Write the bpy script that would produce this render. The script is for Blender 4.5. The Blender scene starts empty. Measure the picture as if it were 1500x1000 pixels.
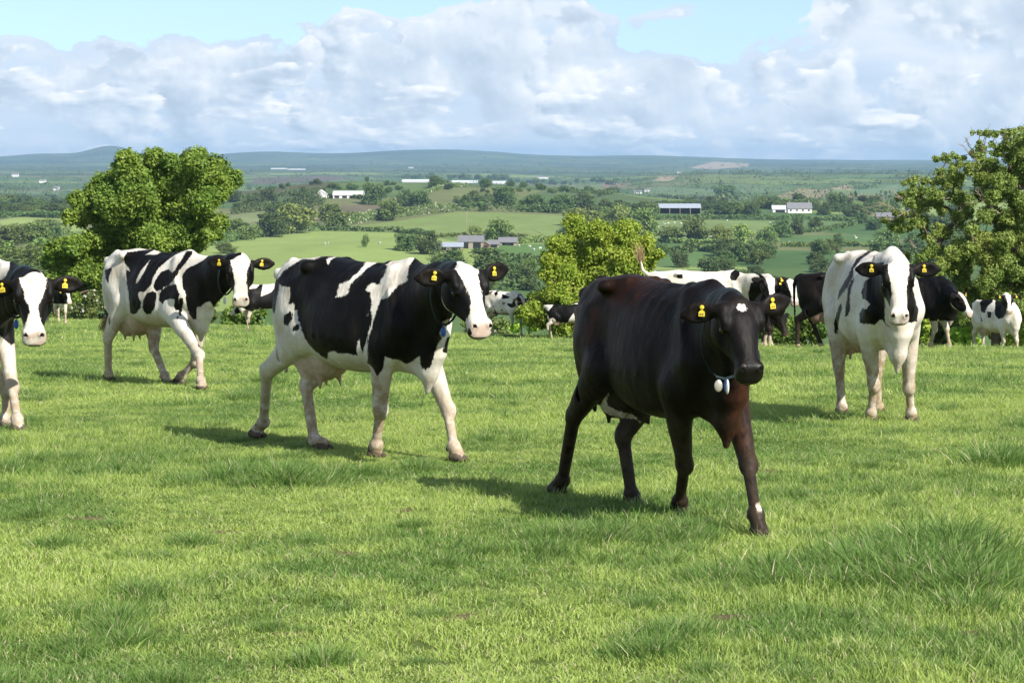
import bpy, math, random
import numpy as np
from mathutils import Vector, Matrix

S = bpy.context.scene
COL = S.collection

# ------------------------------------------------------------------ camera
F = 3716.0                                        # focal length in pixels of the 1500 px wide photograph
PITCH = math.atan(265 / F)
CZ = 1.75
cam_d = bpy.data.cameras.new('camera')
cam = bpy.data.objects.new('camera', cam_d)
COL.objects.link(cam)
cam.location = (0, 0, CZ)
cam.rotation_euler = (math.radians(90) - PITCH, 0, 0)
cam_d.sensor_width = 36.0
cam_d.lens = 36.0 * F / 1500
cam_d.clip_start = 0.1
cam_d.clip_end = 60000
S.camera = cam
S.render.resolution_x, S.render.resolution_y = 1024, 682

# ------------------------------------------------------------------ sun, sky, exposure
SUN_AZ = math.radians(-50)                        # direction towards the sun, measured from +X
SUN_EL = math.radians(38.5)
sd = bpy.data.lights.new('sun', 'SUN')
sd.energy = 5.0
sd.angle = math.radians(0.5)
sd.color = (1.0, 0.95, 0.87)
sun = bpy.data.objects.new('sun', sd)
COL.objects.link(sun)
sv = Vector((math.cos(SUN_AZ) * math.cos(SUN_EL), math.sin(SUN_AZ) * math.cos(SUN_EL), math.sin(SUN_EL)))
sun.rotation_euler = sv.to_track_quat('Z', 'Y').to_euler()
sun.location = sv * 50

S.view_settings.view_transform = 'Standard'
S.view_settings.look = 'None'
S.view_settings.exposure = 0.53
S.view_settings.gamma = 1.0
S.view_settings.use_curve_mapping = False

W = bpy.data.worlds.new('World')
S.world = W
W.use_nodes = True
nt = W.node_tree
nt.nodes.clear()


class NB:
    """small helper for writing node graphs"""
    def __init__(s, tree): s.t = tree
    def n(s, typ, **kw):
        nd = s.t.nodes.new(typ)
        ins = kw.pop('ins', {})
        for k, v in kw.items(): setattr(nd, k, v)
        for k, v in ins.items():
            if isinstance(v, bpy.types.NodeSocket): s.t.links.new(v, nd.inputs[k])
            else: nd.inputs[k].default_value = v
        return nd
    def m(s, op, a, b=None, c=None, clamp=False):
        nd = s.t.nodes.new('ShaderNodeMath'); nd.operation = op; nd.use_clamp = clamp
        for i, v in enumerate((a, b, c)):
            if v is None: continue
            if isinstance(v, bpy.types.NodeSocket): s.t.links.new(v, nd.inputs[i])
            else: nd.inputs[i].default_value = v
        return nd.outputs[0]
    def mix(s, fac, a, b, typ='RGBA', blend='MIX'):
        nd = s.t.nodes.new('ShaderNodeMix'); nd.data_type = typ
        if typ == 'RGBA': nd.blend_type = blend
        ia, ib, io = (6, 7, 2) if typ == 'RGBA' else (2, 3, 0)
        for i, v in ((0, fac), (ia, a), (ib, b)):
            if isinstance(v, bpy.types.NodeSocket): s.t.links.new(v, nd.inputs[i])
            else: nd.inputs[i].default_value = (tuple(v) + (1,) if isinstance(v, (tuple, list)) and len(v) == 3 else v)
        return nd.outputs[io]
    def ramp(s, fac, stops, interp='LINEAR'):
        nd = s.t.nodes.new('ShaderNodeValToRGB'); s.t.links.new(fac, nd.inputs[0])
        cr = nd.color_ramp; cr.interpolation = interp
        while len(cr.elements) < len(stops): cr.elements.new(0.5)
        for e, (p, c) in zip(cr.elements, stops):
            e.position = p; e.color = tuple(c) + (1,) if len(c) == 3 else c
        return nd.outputs[0]
    def smooth(s, v, a, b, lo=0.0, hi=1.0):
        nd = s.t.nodes.new('ShaderNodeMapRange'); nd.interpolation_type = 'SMOOTHSTEP'
        s.t.links.new(v, nd.inputs[0])
        for i, q in ((1, a), (2, b), (3, lo), (4, hi)):
            if isinstance(q, bpy.types.NodeSocket): s.t.links.new(q, nd.inputs[i])
            else: nd.inputs[i].default_value = q
        return nd.outputs[0]
    def noise(s, vec, scale, detail=4, rough=0.5, dist=0.0, out=0):
        nd = s.t.nodes.new('ShaderNodeTexNoise')
        if vec is not None: s.t.links.new(vec, nd.inputs['Vector'])
        nd.inputs['Scale'].default_value = scale; nd.inputs['Detail'].default_value = detail
        nd.inputs['Roughness'].default_value = rough; nd.inputs['Distortion'].default_value = dist
        return nd.outputs[out]
    def xyz(s, x, y, z=0.0):
        nd = s.t.nodes.new('ShaderNodeCombineXYZ')
        for i, v in enumerate((x, y, z)):
            if isinstance(v, bpy.types.NodeSocket): s.t.links.new(v, nd.inputs[i])
            else: nd.inputs[i].default_value = v
        return nd.outputs[0]
    def attr(s, name):
        nd = s.t.nodes.new('ShaderNodeAttribute'); nd.attribute_name = name
        return nd.outputs['Fac']


w = NB(nt)
sky = w.n('ShaderNodeTexSky', sky_type='NISHITA', sun_disc=False, sun_elevation=SUN_EL,
          sun_rotation=math.pi / 2 - SUN_AZ, altitude=100, air_density=1.0, dust_density=0.5, ozone_density=1.2)
tc = w.n('ShaderNodeTexCoord')
sep = w.n('ShaderNodeSeparateXYZ', ins={0: tc.outputs['Generated']})
# the clear air low down is as blue as the photograph shows it: look a little higher into the sky model
w.t.links.new(w.xyz(sep.outputs[0], sep.outputs[1], w.m('ADD', w.m('MULTIPLY', sep.outputs[2], 0.85), 0.10)), sky.inputs[0])
# direction as compass angle (u, degrees right of north) and elevation (v, degrees)
az = w.m('MULTIPLY', w.m('ARCTAN2', sep.outputs[0], sep.outputs[1]), 57.2958)
el = w.m('MULTIPLY', w.m('ARCSINE', sep.outputs[2]), 57.2958)
# cumulus banks: more stretched sideways the lower they stand
vv = w.m('POWER', w.m('MAXIMUM', w.m('ADD', el, 0.25), 0.0), 0.80)


def cloud_noise(du, dv, scale, detail, rough, seed, su=0.50, sv=1.15, dist=0.12):
    return w.noise(w.xyz(w.m('ADD', w.m('MULTIPLY', az, su), du), w.m('ADD', w.m('MULTIPLY', vv, sv), dv), seed), scale, detail, rough, dist)


def gap(a0, e0, ra, re):
    """soft elliptical opening in the cloud cover round a compass direction"""
    da = w.m('DIVIDE', w.m('SUBTRACT', az, a0), ra)
    de = w.m('DIVIDE', w.m('SUBTRACT', el, e0), re)
    r = w.m('ADD', w.m('MULTIPLY', da, da), w.m('MULTIPLY', de, de))
    return w.m('EXPONENT', w.m('MULTIPLY', r, -1.0))


open_ = None
for g in ((-9.6, 3.25, 3.0, 0.72), (-6.0, 3.35, 3.0, 0.72), (-2.8, 3.65, 1.9, 0.45), (4.0, 2.75, 1.4, 0.48), (5.5, 3.3, 1.6, 0.75), (2.6, 3.7, 1.8, 0.45)):
    q = gap(*g)
    open_ = q if open_ is None else w.m('MAXIMUM', open_, q)
gnz = cloud_noise(0, 0, 1.9, 6, 0.55, 71.0, 0.5, 1.1)
open_ = w.smooth(w.m('ADD', open_, w.m('MULTIPLY', w.m('SUBTRACT', gnz, 0.5), 1.5)), 0.12, 0.78)
high = w.smooth(el, 9.0, 26.0, 0.0, 0.46)
veil = cloud_noise(0, 0, 0.9, 7, 0.5, 2.2, 0.22, 1.3)
ccol = w.ramp(veil, [(0.30, (0.50, 0.63, 0.80)), (0.50, (0.60, 0.71, 0.84)), (0.70, (0.80, 0.84, 0.90))])
alpha = w.smooth(w.m('SUBTRACT', w.m('SUBTRACT', w.m('ADD', veil, 0.42), w.m('MULTIPLY', open_, 0.95)), high), 0.38, 0.62)


def bank(col, al, seed, scale, su, sv, th, soft, tone, gp, band=None):
    """one row of cumulus in front of the last: bright sunlit tops to the right, grey undersides"""
    n = cloud_noise(0, 0, scale, 10, 0.50, seed, su, sv, 0.0)
    na = cloud_noise(0.05, 0.085, scale, 6, 0.50, seed, su, sv, 0.0)
    nb = cloud_noise(0.16, 0.26, scale, 3, 0.50, seed, su, sv, 0.0)
    cv_ = w.m('SUBTRACT', w.m('SUBTRACT', n, w.m('MULTIPLY', open_, gp)), high)
    if band: cv_ = w.m('SUBTRACT', cv_, w.smooth(el, band[0], band[1], 0.0, 0.25))
    a = w.smooth(cv_, th, th + soft)
    l_ = w.m('ADD', w.m('MULTIPLY', w.m('SUBTRACT', n, na), 2.7), w.m('MULTIPLY', w.m('SUBTRACT', n, nb), 1.7))
    l_ = w.m('ADD', w.m('ADD', l_, tone - 0.21), w.smooth(cv_, th, th + 0.14, 0.22, 0.0), clamp=True)
    c = w.ramp(l_, [(0.0, (0.43, 0.53, 0.65)), (0.30, (0.54, 0.64, 0.76)), (0.58, (0.71, 0.78, 0.86)), (0.85, (0.91, 0.93, 0.96)), (1.0, (0.98, 0.98, 0.98))])
    return w.mix(w.m('MULTIPLY', a, 0.93), col, c), w.m('MAXIMUM', al, a)


ccol, alpha = bank(ccol, alpha, 21.3, 1.15, 0.52, 1.15, 0.475, 0.10, 0.55, 0.52)
ccol, alpha = bank(ccol, alpha, 33.1, 0.85, 0.58, 1.00, 0.475, 0.08, 0.55, 0.52)
ccol, alpha = bank(ccol, alpha, 45.8, 1.6, 0.42, 1.4, 0.50, 0.07, 0.54, 0.40, (1.6, 2.6))
ccol, alpha = bank(ccol, alpha, 57.4, 0.60, 0.62, 0.90, 0.50, 0.06, 0.50, 0.55)
skyc = w.n('ShaderNodeBackground', ins={'Color': sky.outputs[0], 'Strength': 0.125})
cst = w.smooth(el, 8.0, 35.0, 0.82, 0.14)
cloudc = w.n('ShaderNodeBackground', ins={'Color': ccol, 'Strength': cst})
mixs = w.n('ShaderNodeMixShader', ins={0: alpha, 1: skyc.outputs[0], 2: cloudc.outputs[0]})
wo = w.n('ShaderNodeOutputWorld', ins={0: mixs.outputs[0]})

# ------------------------------------------------------------------ helpers
def ray(px, py):
    """direction through a point of the photograph, scaled so that y (distance ahead) is 1"""
    u = (px - 750) / F; v = (500 - py) / F
    y = math.cos(PITCH) + v * math.sin(PITCH); z = -math.sin(PITCH) + v * math.cos(PITCH)
    return u / y, z / y


def P3(px, py, d):
    a, b = ray(px, py)
    return np.array([a * d, d, CZ + b * d])


def project(p):
    """world points (n,3) -> photograph pixels"""
    x, y, z = p[:, 0], p[:, 1], p[:, 2] - CZ
    dep = y * math.cos(PITCH) - z * math.sin(PITCH)
    up = y * math.sin(PITCH) + z * math.cos(PITCH)
    return np.stack([750 + F * x / dep, 500 - F * up / dep], 1)


def tag(o, label=None, cat=None, group=None, kind=None):
    if label: o['label'] = label
    if cat: o['category'] = cat
    if group: o['group'] = group
    if kind: o['kind'] = kind
    return o


def empty(name, loc=(0, 0, 0), rz=0.0):
    o = bpy.data.objects.new(name, None); o.empty_display_size = 0.3
    COL.objects.link(o); o.location = loc; o.rotation_euler = (0, 0, rz)
    return o


def mesh_np(name, V, Fq, mat=None, parent=None, smooth=True, attrs=None, mats=None, midx=None, link=True):
    """one mesh object from numpy arrays; Fq is (m,4) or (m,3)"""
    me = bpy.data.meshes.new(name)
    V = np.asarray(V, dtype=np.float32); Fq = np.asarray(Fq, dtype=np.int32)
    k = Fq.shape[1]
    me.vertices.add(len(V)); me.vertices.foreach_set('co', V.ravel())
    me.loops.add(Fq.size); me.loops.foreach_set('vertex_index', Fq.ravel())
    me.polygons.add(len(Fq))
    me.polygons.foreach_set('loop_start', np.arange(len(Fq), dtype=np.int32) * k)
    me.polygons.foreach_set('loop_total', np.full(len(Fq), k, dtype=np.int32))
    if smooth: me.polygons.foreach_set('use_smooth', np.ones(len(Fq), dtype=bool))
    for mt in (mats or ([mat] if mat else [])): me.materials.append(mt)
    if midx is not None: me.polygons.foreach_set('material_index', np.asarray(midx, dtype=np.int32))
    me.update(calc_edges=True)
    for an, av in (attrs or {}).items():
        av = np.asarray(av, dtype=np.float32)
        if av.ndim == 1:
            a = me.attributes.new(an, 'FLOAT', 'POINT'); a.data.foreach_set('value', av)
        else:
            a = me.attributes.new(an, 'FLOAT_COLOR', 'POINT')
            c = np.ones((len(av), 4), dtype=np.float32); c[:, :3] = av; a.data.foreach_set('color', c.ravel())
    o = bpy.data.objects.new(name, me)
    if link: COL.objects.link(o)
    if parent is not None: o.parent = parent
    return o


def new_mat(name):
    m = bpy.data.materials.new(name); m.use_nodes = True
    m.node_tree.nodes.clear()
    return m, NB(m.node_tree)


def finish(m, b, shader, disp=None):
    o = b.n('ShaderNodeOutputMaterial', ins={0: shader})
    return m


def simple_mat(name, col, rough=0.7, spec=0.3, metal=0.0, nscale=None, namt=0.15):
    m, b = new_mat(name)
    c = col + (1,) if len(col) == 3 else col
    if nscale:
        co = b.n('ShaderNodeTexCoord').outputs['Object']
        nz = b.noise(co, nscale, 4, 0.6)
        c = b.mix(b.m('MULTIPLY', nz, 1.0), tuple(q * (1 - namt) for q in col), tuple(min(1, q * (1 + namt)) for q in col))
    p = b.n('ShaderNodeBsdfPrincipled', ins={'Base Color': c, 'Roughness': rough, 'Metallic': metal, 'Specular IOR Level': spec})
    return finish(m, b, p.outputs[0])


# ------------------------------------------------------------------ lie of the land
_pd = np.array([-80, -60, -20, 0, 9.5, 14.5, 17.5, 21, 26.5, 40, 46, 62, 90, 110, 150, 250, 350, 500, 750, 1100, 1400, 1850, 2300,
                3000, 5000, 8000, 12000, 14000, 16000, 20000.])
_pz = np.array([-1.1, -1.2, -1.55, -1.75, -1.95, -2.05, -2.12, -2.2, -2.4, -3.03, -3.4, -4.6, -6.25, -7.9, -12.2, -21, -26.5, -29, -33.3, -34, -33,
                -33, -42, -50, -44, -32, -12, 0, 4, -20.]) + CZ
_dd = np.concatenate([np.arange(-80, 120, 0.5), np.geomspace(120, 21000, 900)])
_zz = np.interp(_dd, _pd, _pz)
for _ in range(2):                                 # round the corners of the profile
    k = np.hanning(9); k /= k.sum()
    _zz = np.convolve(np.pad(_zz, 4, 'edge'), k, 'valid')


def sstep(a, b, x):
    t = np.clip((x - a) / (b - a), 0, 1); return t * t * (3 - 2 * t)


def vnoise(x, y, seed=0):
    """cheap smooth value noise in numpy"""
    xi = np.floor(x).astype(np.int64); yi = np.floor(y).astype(np.int64)
    fx = x - xi; fy = y - yi; fx = fx * fx * (3 - 2 * fx); fy = fy * fy * (3 - 2 * fy)
    def h(a, b):
        n = (a * 374761393 + b * 668265263 + seed * 1442695041) & 0x7fffffff
        n = ((n ^ (n >> 13)) * 1274126177) & 0x7fffffff
        return ((n ^ (n >> 16)) & 0xffff) / 65535.0
    return (h(xi, yi) * (1 - fx) + h(xi + 1, yi) * fx) * (1 - fy) + (h(xi, yi + 1) * (1 - fx) + h(xi + 1, yi + 1) * fx) * fy


def fbm(x, y, seed=0, o=4):
    s = 0; a = 0.5
    for i in range(o):
        s = s + a * vnoise(x * 2 ** i, y * 2 ** i, seed + i); a *= 0.5
    return s / (1 - 0.5 ** o)


def ground_z(x, d):
    x = np.asarray(x, dtype=float); d = np.asarray(d, dtype=float)
    z = np.interp(d, _dd, _zz)
    z = z - 0.035 * np.clip(x, -40, 40) * sstep(30, 90, d)
    z = z + 0.03 * (vnoise(x * 0.9, d * 0.9, 3) - 0.5) * sstep(200, 60, d)
    u = 750 + F * x / np.maximum(d, 1.0)            # bearing, used only to say where the hills stand
    b = np.exp(-((np.log(np.maximum(d, 1) / 1850.)) / 0.20) ** 2)
    z = z + b * (4.5 + 11 * sstep(260, 520, u) * sstep(1060, 780, u) - 3 * sstep(260, 120, u))
    rel = np.maximum(d, 1.0)
    far = np.exp(-((rel - 14000) / 1700.) ** 2)
    ridge = 34 * np.exp(-((u - 640) / 150.) ** 2) + 22 * np.exp(-((u - 390) / 90.) ** 2) + 46 * np.exp(-((u - 165) / 42.) ** 2) \
        + 16 * np.exp(-((u - 70) / 60.) ** 2) + 14 * np.exp(-((u - 960) / 120.) ** 2) + 10
    z = z + far * ridge * 1.35 - far * 26 * sstep(900, 1350, u)
    m = np.exp(-((rel - 4600) / 1500.) ** 2) * sstep(820, 1050, u) * 20
    z = z + m
    z = z + (fbm(x / 900., d / 900., 7, 3) - 0.5) * 14 * sstep(2500, 6000, d)
    z = z + (fbm(x / 160., d / 160., 11, 3) - 0.5) * 5 * sstep(150, 500, d) * sstep(3500, 2000, d)
    return z


def on_ground(px, py, lo=5., hi=20000.):
    """first point of the ground seen through a point of the photograph"""
    a, b = ray(px, py)
    ds = np.geomspace(lo, hi, 6000)
    f = (CZ + b * ds) < ground_z(a * ds, ds)
    i = int(np.argmax(f)) if f.any() else len(ds) - 1
    d = ds[i]
    return np.array([a * d, d, float(ground_z(a * d, d))])

# ------------------------------------------------------------------ flesh: smooth-union distance fields turned into one skin
def unit(v): v = np.asarray(v, float); return v / (np.linalg.norm(v) + 1e-12)


class Body:
    def __init__(s, scale=1.0): s.p = []; s.sc = scale
    def add(s, f, lo, hi, k, grp='body', sub=False):
        s.p.append((f, np.array(lo) - k - .01, np.array(hi) + k + .01, k, grp, sub))
    def cone(s, a, b, ra, rb, k=.04, grp='body', side=None, sq=1.0, sub=False):
        """round cone from a to b; squashed across `side` by sq"""
        a = np.array(a, float); b = np.array(b, float); ab = b - a; L2 = max(ab @ ab, 1e-9)
        sd_ = unit(side) if side is not None else None
        def f(p):
            q = p - a
            t = np.clip(q @ ab / L2, 0, 1)
            r = q - t[:, None] * ab
            if sd_ is not None: r = r + np.outer(r @ sd_, sd_) * (1 / sq - 1)
            return np.sqrt((r * r).sum(1)) - (ra + (rb - ra) * t)
        m = max(ra, rb)
        s.add(f, np.minimum(a, b) - m, np.maximum(a, b) + m, k, grp, sub)
    def ell(s, c, r, k=.04, grp='body', R=None, sub=False):
        c = np.array(c, float); r = np.array(r, float); M = np.eye(3) if R is None else np.array(R)
        def f(p):
            q = (p - c) @ M.T
            k0 = np.sqrt(((q / r) ** 2).sum(1)); k1 = np.sqrt(((q / r ** 2) ** 2).sum(1)) + 1e-9
            return k0 * (k0 - 1) / k1
        m = r.max(); s.add(f, c - m, c + m, k, grp, sub)
    def loft(s, st, k=.05, grp='body', R=None, o=(0, 0, 0), sub=False):
        """sections (x, top, bottom, half width, skew, power) along x, in the frame R (rows = axes) at o"""
        A = np.array(st, float); M = np.eye(3) if R is None else np.array(R); o = np.array(o, float)
        xs = np.linspace(A[0, 0], A[-1, 0], 120)
        def cr(col):                                 # smooth interpolation
            y = A[:, col]; x = A[:, 0]; m = np.gradient(y, x)
            i = np.clip(np.searchsorted(x, xs) - 1, 0, len(x) - 2); h = x[i + 1] - x[i]; t = (xs - x[i]) / h
            return (2 * t**3 - 3 * t**2 + 1) * y[i] + (t**3 - 2 * t**2 + t) * h * m[i] + (-2 * t**3 + 3 * t**2) * y[i + 1] + (t**3 - t**2) * h * m[i + 1]
        T, B, Wd, Sk, Pw = [cr(c) for c in range(1, 6)]
        def f(p):
            q = (p - o) @ M.T
            x = np.clip(q[:, 0], xs[0], xs[-1])
            t = np.interp(x, xs, T); b = np.interp(x, xs, B); w_ = np.interp(x, xs, Wd); sk = np.interp(x, xs, Sk); n = np.interp(x, xs, Pw)
            h = np.maximum((t - b) / 2, .004); u = (q[:, 2] - (t + b) / 2) / h
            ww = np.maximum(w_ * (1 - sk * np.clip(u, -1.2, 1.2)), .004)
            v = np.abs(q[:, 1]) / ww
            qq = (v ** n + np.abs(u) ** n) ** (1 / n)
            g = np.sqrt((v * v / ww ** 2 + u * u / h ** 2) / np.maximum(v * v + u * u, 1e-9))
            d = (qq - 1) / g
            ex = np.abs(q[:, 0] - x)
            return np.where(ex > 0, np.sqrt(np.maximum(d, 0) ** 2 + ex ** 2) + np.minimum(d, 0) * (ex <= 0), d)
        m = np.abs(A[:, 1:4]).max()
        cs = np.array([[x, y, z] for x in (A[0, 0], A[-1, 0]) for y in (-A[:, 3].max() * 1.4, A[:, 3].max() * 1.4) for z in (A[:, 2].min(), A[:, 1].max())]) @ M + o
        s.add(f, cs.min(0), cs.max(0), k, grp, sub)
    def ev(s, p, groups=None):
        d = np.full(len(p), 9.0)
        for f, lo, hi, k, g, sub in s.p:
            if groups is not None and g not in groups: continue
            m = ((p > lo) & (p < hi)).all(1)
            if not m.any(): continue
            v = f(p[m]); a = d[m]
            if sub:
                v = -v; h = np.clip(.5 + .5 * (v - a) / k, 0, 1)
                d[m] = a + (v - a) * h + k * h * (1 - h)
            else:
                h = np.clip(.5 + .5 * (v - a) / k, 0, 1)
                d[m] = v + (a - v) * h - k * h * (1 - h)
        return d
    def skin(s, vox):
        lo = np.min([q[1] for q in s.p if not q[5]], 0) - .03; hi = np.max([q[2] for q in s.p if not q[5]], 0) + .03
        B = 8; nb = np.ceil((hi - lo) / (vox * B)).astype(int)
        ctr = (np.stack(np.meshgrid(*[np.arange(n) for n in nb], indexing='ij'), -1).reshape(-1, 3) + .5) * vox * B + lo
        dc = s.ev(ctr)
        act = np.abs(dc) < vox * B * 1.35
        G = np.ones(tuple(nb * B), dtype=np.float32)
        G6 = G.reshape(nb[0], B, nb[1], B, nb[2], B)
        ids = np.stack(np.unravel_index(np.arange(len(ctr)), nb), 1)
        ins = dc < 0
        for i in ids[ins & ~act]: G6[i[0], :, i[1], :, i[2], :] = -1
        A = ids[act]
        off = np.stack(np.meshgrid(*[np.arange(B)] * 3, indexing='ij'), -1).reshape(-1, 3)
        for c0 in range(0, len(A), 600):
            Ac = A[c0:c0 + 600]
            pts = ((Ac[:, None, :] * B + off[None]) * vox + lo).reshape(-1, 3)
            v = s.ev(pts).astype(np.float32).reshape(len(Ac), B, B, B)
            for j, i in enumerate(Ac): G6[i[0], :, i[1], :, i[2], :] = v[j]
        sg = G < 0
        # surface nets
        cnt = np.zeros(np.array(G.shape) - 1, np.int8); 
        for a in (0, 1):
            for b in (0, 1):
                for c in (0, 1):
                    cnt += sg[a:sg.shape[0] - 1 + a, b:sg.shape[1] - 1 + b, c:sg.shape[2] - 1 + c]
        cell = np.argwhere((cnt > 0) & (cnt < 8))
        idx = -np.ones(cnt.shape, np.int32); idx[tuple(cell.T)] = np.arange(len(cell))
        acc = np.zeros((len(cell), 3)); num = np.zeros(len(cell))
        cor = [np.array([a, b, c]) for a in (0, 1) for b in (0, 1) for c in (0, 1)]
        for i in range(8):
            for j in range(i + 1, 8):
                if np.abs(cor[i] - cor[j]).sum() != 1: continue
                va = G[tuple((cell + cor[i]).T)]; vb = G[tuple((cell + cor[j]).T)]
                m = (va < 0) != (vb < 0)
                t = np.where(m, va / np.where(va == vb, 1, va - vb), 0)
                acc += np.where(m[:, None], cor[i] + t[:, None] * (cor[j] - cor[i]), 0); num += m
        V = (cell + acc / num[:, None]) * vox + lo
        quads = []
        for ax in range(3):
            o1, o2 = [(1, 2), (2, 0), (0, 1)][ax]
            sl0 = [slice(1, -1)] * 3; sl1 = [slice(1, -1)] * 3
            sl0[ax] = slice(0, -1); sl1[ax] = slice(1, None)
            a_ = sg[tuple(sl0)]; b_ = sg[tuple(sl1)]
            e = np.argwhere(a_ != b_)
            fl = a_[tuple(e.T)]
            e = e + 1; e[:, ax] -= 1
            d1 = np.zeros(3, int); d1[o1] = 1; d2 = np.zeros(3, int); d2[o2] = 1
            q = np.stack([idx[tuple((e - d1 - d2).T)], idx[tuple((e - d2).T)], idx[tuple(e.T)], idx[tuple((e - d1).T)]], 1)
            q[~fl] = q[~fl][:, ::-1]
            quads.append(q)
        Q = np.concatenate(quads); Q = Q[(Q >= 0).all(1)]
        # one gentle smoothing pass
        for _ in range(2):
            s_ = np.zeros_like(V); n_ = np.zeros(len(V))
            for i in range(4):
                a, b = Q[:, i], Q[:, (i + 1) % 4]
                for c in range(3): s_[:, c] += np.bincount(a, V[b, c], len(V)) + np.bincount(b, V[a, c], len(V))
                n_ += np.bincount(a, minlength=len(V)) + np.bincount(b, minlength=len(V))
            V = V * .5 + .5 * s_ / np.maximum(n_, 1)[:, None]
        return V, Q


def poly_sd(P, polys):
    """signed distance (positive inside) of 2-D points to a union of polygons"""
    best = np.full(len(P), -1e9)
    for pl in polys:
        pl = np.array(pl, float); d = np.full(len(P), 1e9); ins = np.zeros(len(P), bool)
        for i in range(len(pl)):
            a, b = pl[i], pl[(i + 1) % len(pl)]
            ab = b - a; q = P - a; t = np.clip(q @ ab / (ab @ ab + 1e-9), 0, 1)
            d = np.minimum(d, np.hypot(*(q - t[:, None] * ab).T))
            c = ((a[1] > P[:, 1]) != (b[1] > P[:, 1])) & (P[:, 0] < (b[0] - a[0]) * (P[:, 1] - a[1]) / (b[1] - a[1] + 1e-12) + a[0])
            ins ^= c
        best = np.maximum(best, np.where(ins, d, -d))
    return best


def noise3(p, s, seed=0):
    return (vnoise(p[:, 0] * s + p[:, 2] * s * .37, p[:, 2] * s - p[:, 1] * s * .5, seed) + vnoise(p[:, 1] * s + 7 + p[:, 0] * s * .2, p[:, 2] * s * 1.1 + 3, seed + 5)) / 2


# ---- materials shared by the herd
def coat_mat():
    m, b = new_mat('cow_coat')
    oc = b.n('ShaderNodeTexCoord').outputs['Object']
    pat = b.attr('pat'); kind = b.attr('kindcol'); dirt = b.attr('dirt'); pink = b.attr('pink'); hoof = b.attr('hoof'); red = b.attr('red')
    fine = b.noise(oc, 60, 3, 0.7); mid = b.noise(oc, 9, 4, 0.6)
    hve = b.n('ShaderNodeMapping', ins={0: oc, 3: (55, 55, 12)}).outputs[0]
    k = b.m('ADD', pat, b.m('MULTIPLY', b.m('SUBTRACT', b.noise(hve, 1.5, 4, .75), 0.5), 0.045))
    k = b.m('ADD', k, b.m('MULTIPLY', b.m('SUBTRACT', fine, 0.5), 0.012))
    k = b.m('ADD', k, b.m('MULTIPLY', b.m('SUBTRACT', mid, 0.5), 0.02))
    fac = b.smooth(k, -0.0035, 0.0035)
    white = b.mix(b.smooth(b.noise(oc, 3.2, 6, 0.7), 0.38, 0.66), (0.75, 0.71, 0.63), (0.56, 0.49, 0.39))
    black = b.mix(b.smooth(mid, 0.35, 0.7), (0.0028, 0.0026, 0.0026), (0.0065, 0.005, 0.004))
    brown = b.mix(b.smooth(mid, 0.3, 0.7), (0.050, 0.017, 0.008), (0.010, 0.005, 0.0035))
    black = b.mix(red, black, brown)
    base = b.mix(fac, black, white)
    dn = b.noise(oc, 14, 5, 0.65)
    dfac = b.m('MULTIPLY', b.m('MULTIPLY', dirt, b.smooth(dn, 0.22, 0.60)), b.smooth(pat, -0.01, 0.01, 0.12, 1.0))
    base = b.mix(dfac, base, (0.33, 0.24, 0.15))
    base = b.mix(pink, base, (0.50, 0.31, 0.25))
    base = b.mix(hoof, base, (0.055, 0.040, 0.030))
    hv = b.n('ShaderNodeMapping', ins={0: oc, 3: (70, 70, 22)}).outputs[0]
    hair = b.noise(hv, 1.6, 3, 0.7)
    fold = b.noise(b.n('ShaderNodeMapping', ins={0: oc, 3: (13, 13, 4)}).outputs[0], 1.0, 3, 0.55, 0.6)
    bmp0 = b.n('ShaderNodeBump', ins={'Strength': 0.45, 'Distance': 0.02, 'Height': fold})
    bmp = b.n('ShaderNodeBump', ins={'Strength': 0.22, 'Distance': 0.006, 'Height': b.m('ADD', hair, b.m('MULTIPLY', mid, 2.6)), 'Normal': bmp0.outputs[0]})
    sheen = b.mix(fac, 0.15, 0.08, typ='FLOAT')
    rgh = b.mix(fac, b.m('ADD', b.m('MULTIPLY', b.noise(oc, 5, 4, .6), 0.35), 0.36), 0.72, typ='FLOAT')
    wet = b.attr('wet')
    rgh = b.mix(wet, rgh, 0.33, typ='FLOAT'); sheen = b.mix(wet, sheen, 0.5, typ='FLOAT')
    p = b.n('ShaderNodeBsdfPrincipled', ins={'Base Color': base, 'Roughness': rgh, 'Specular IOR Level': sheen, 'Normal': bmp.outputs[0]})
    return finish(m, b, p.outputs[0])


M_COAT = coat_mat()
M_EYE = simple_mat('wet_eye', (0.012, 0.008, 0.006), 0.08, 0.6)
M_TAG = simple_mat('yellow_plastic', (0.66, 0.50, 0.04), 0.6, 0.3, nscale=60, namt=.25)
M_INK = simple_mat('tag_ink', (0.16, 0.11, 0.03), 0.6, 0.3)
M_STRAP = simple_mat('collar_webbing', (0.022, 0.040, 0.045), 0.8, 0.2, nscale=200, namt=0.4)
M_BLUE = simple_mat('blue_plastic', (0.03, 0.12, 0.42), 0.4, 0.5)
M_WPL = simple_mat('white_plastic', (0.75, 0.75, 0.74), 0.4, 0.5)
M_METAL = simple_mat('collar_metal', (0.55, 0.52, 0.45), 0.4, 0.5, metal=0.6)


def box_arr(c, R, h):
    """bevel-less box vertices/faces; rows of R are its axes"""
    V = []; 
    for x in (-1, 1):
        for y in (-1, 1):
            for z in (-1, 1): V.append(c + R[0] * x * h[0] + R[1] * y * h[1] + R[2] * z * h[2])
    Q = [(0, 1, 3, 2), (4, 6, 7, 5), (0, 4, 5, 1), (2, 3, 7, 6), (0, 2, 6, 4), (1, 5, 7, 3)]
    return V, Q


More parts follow.
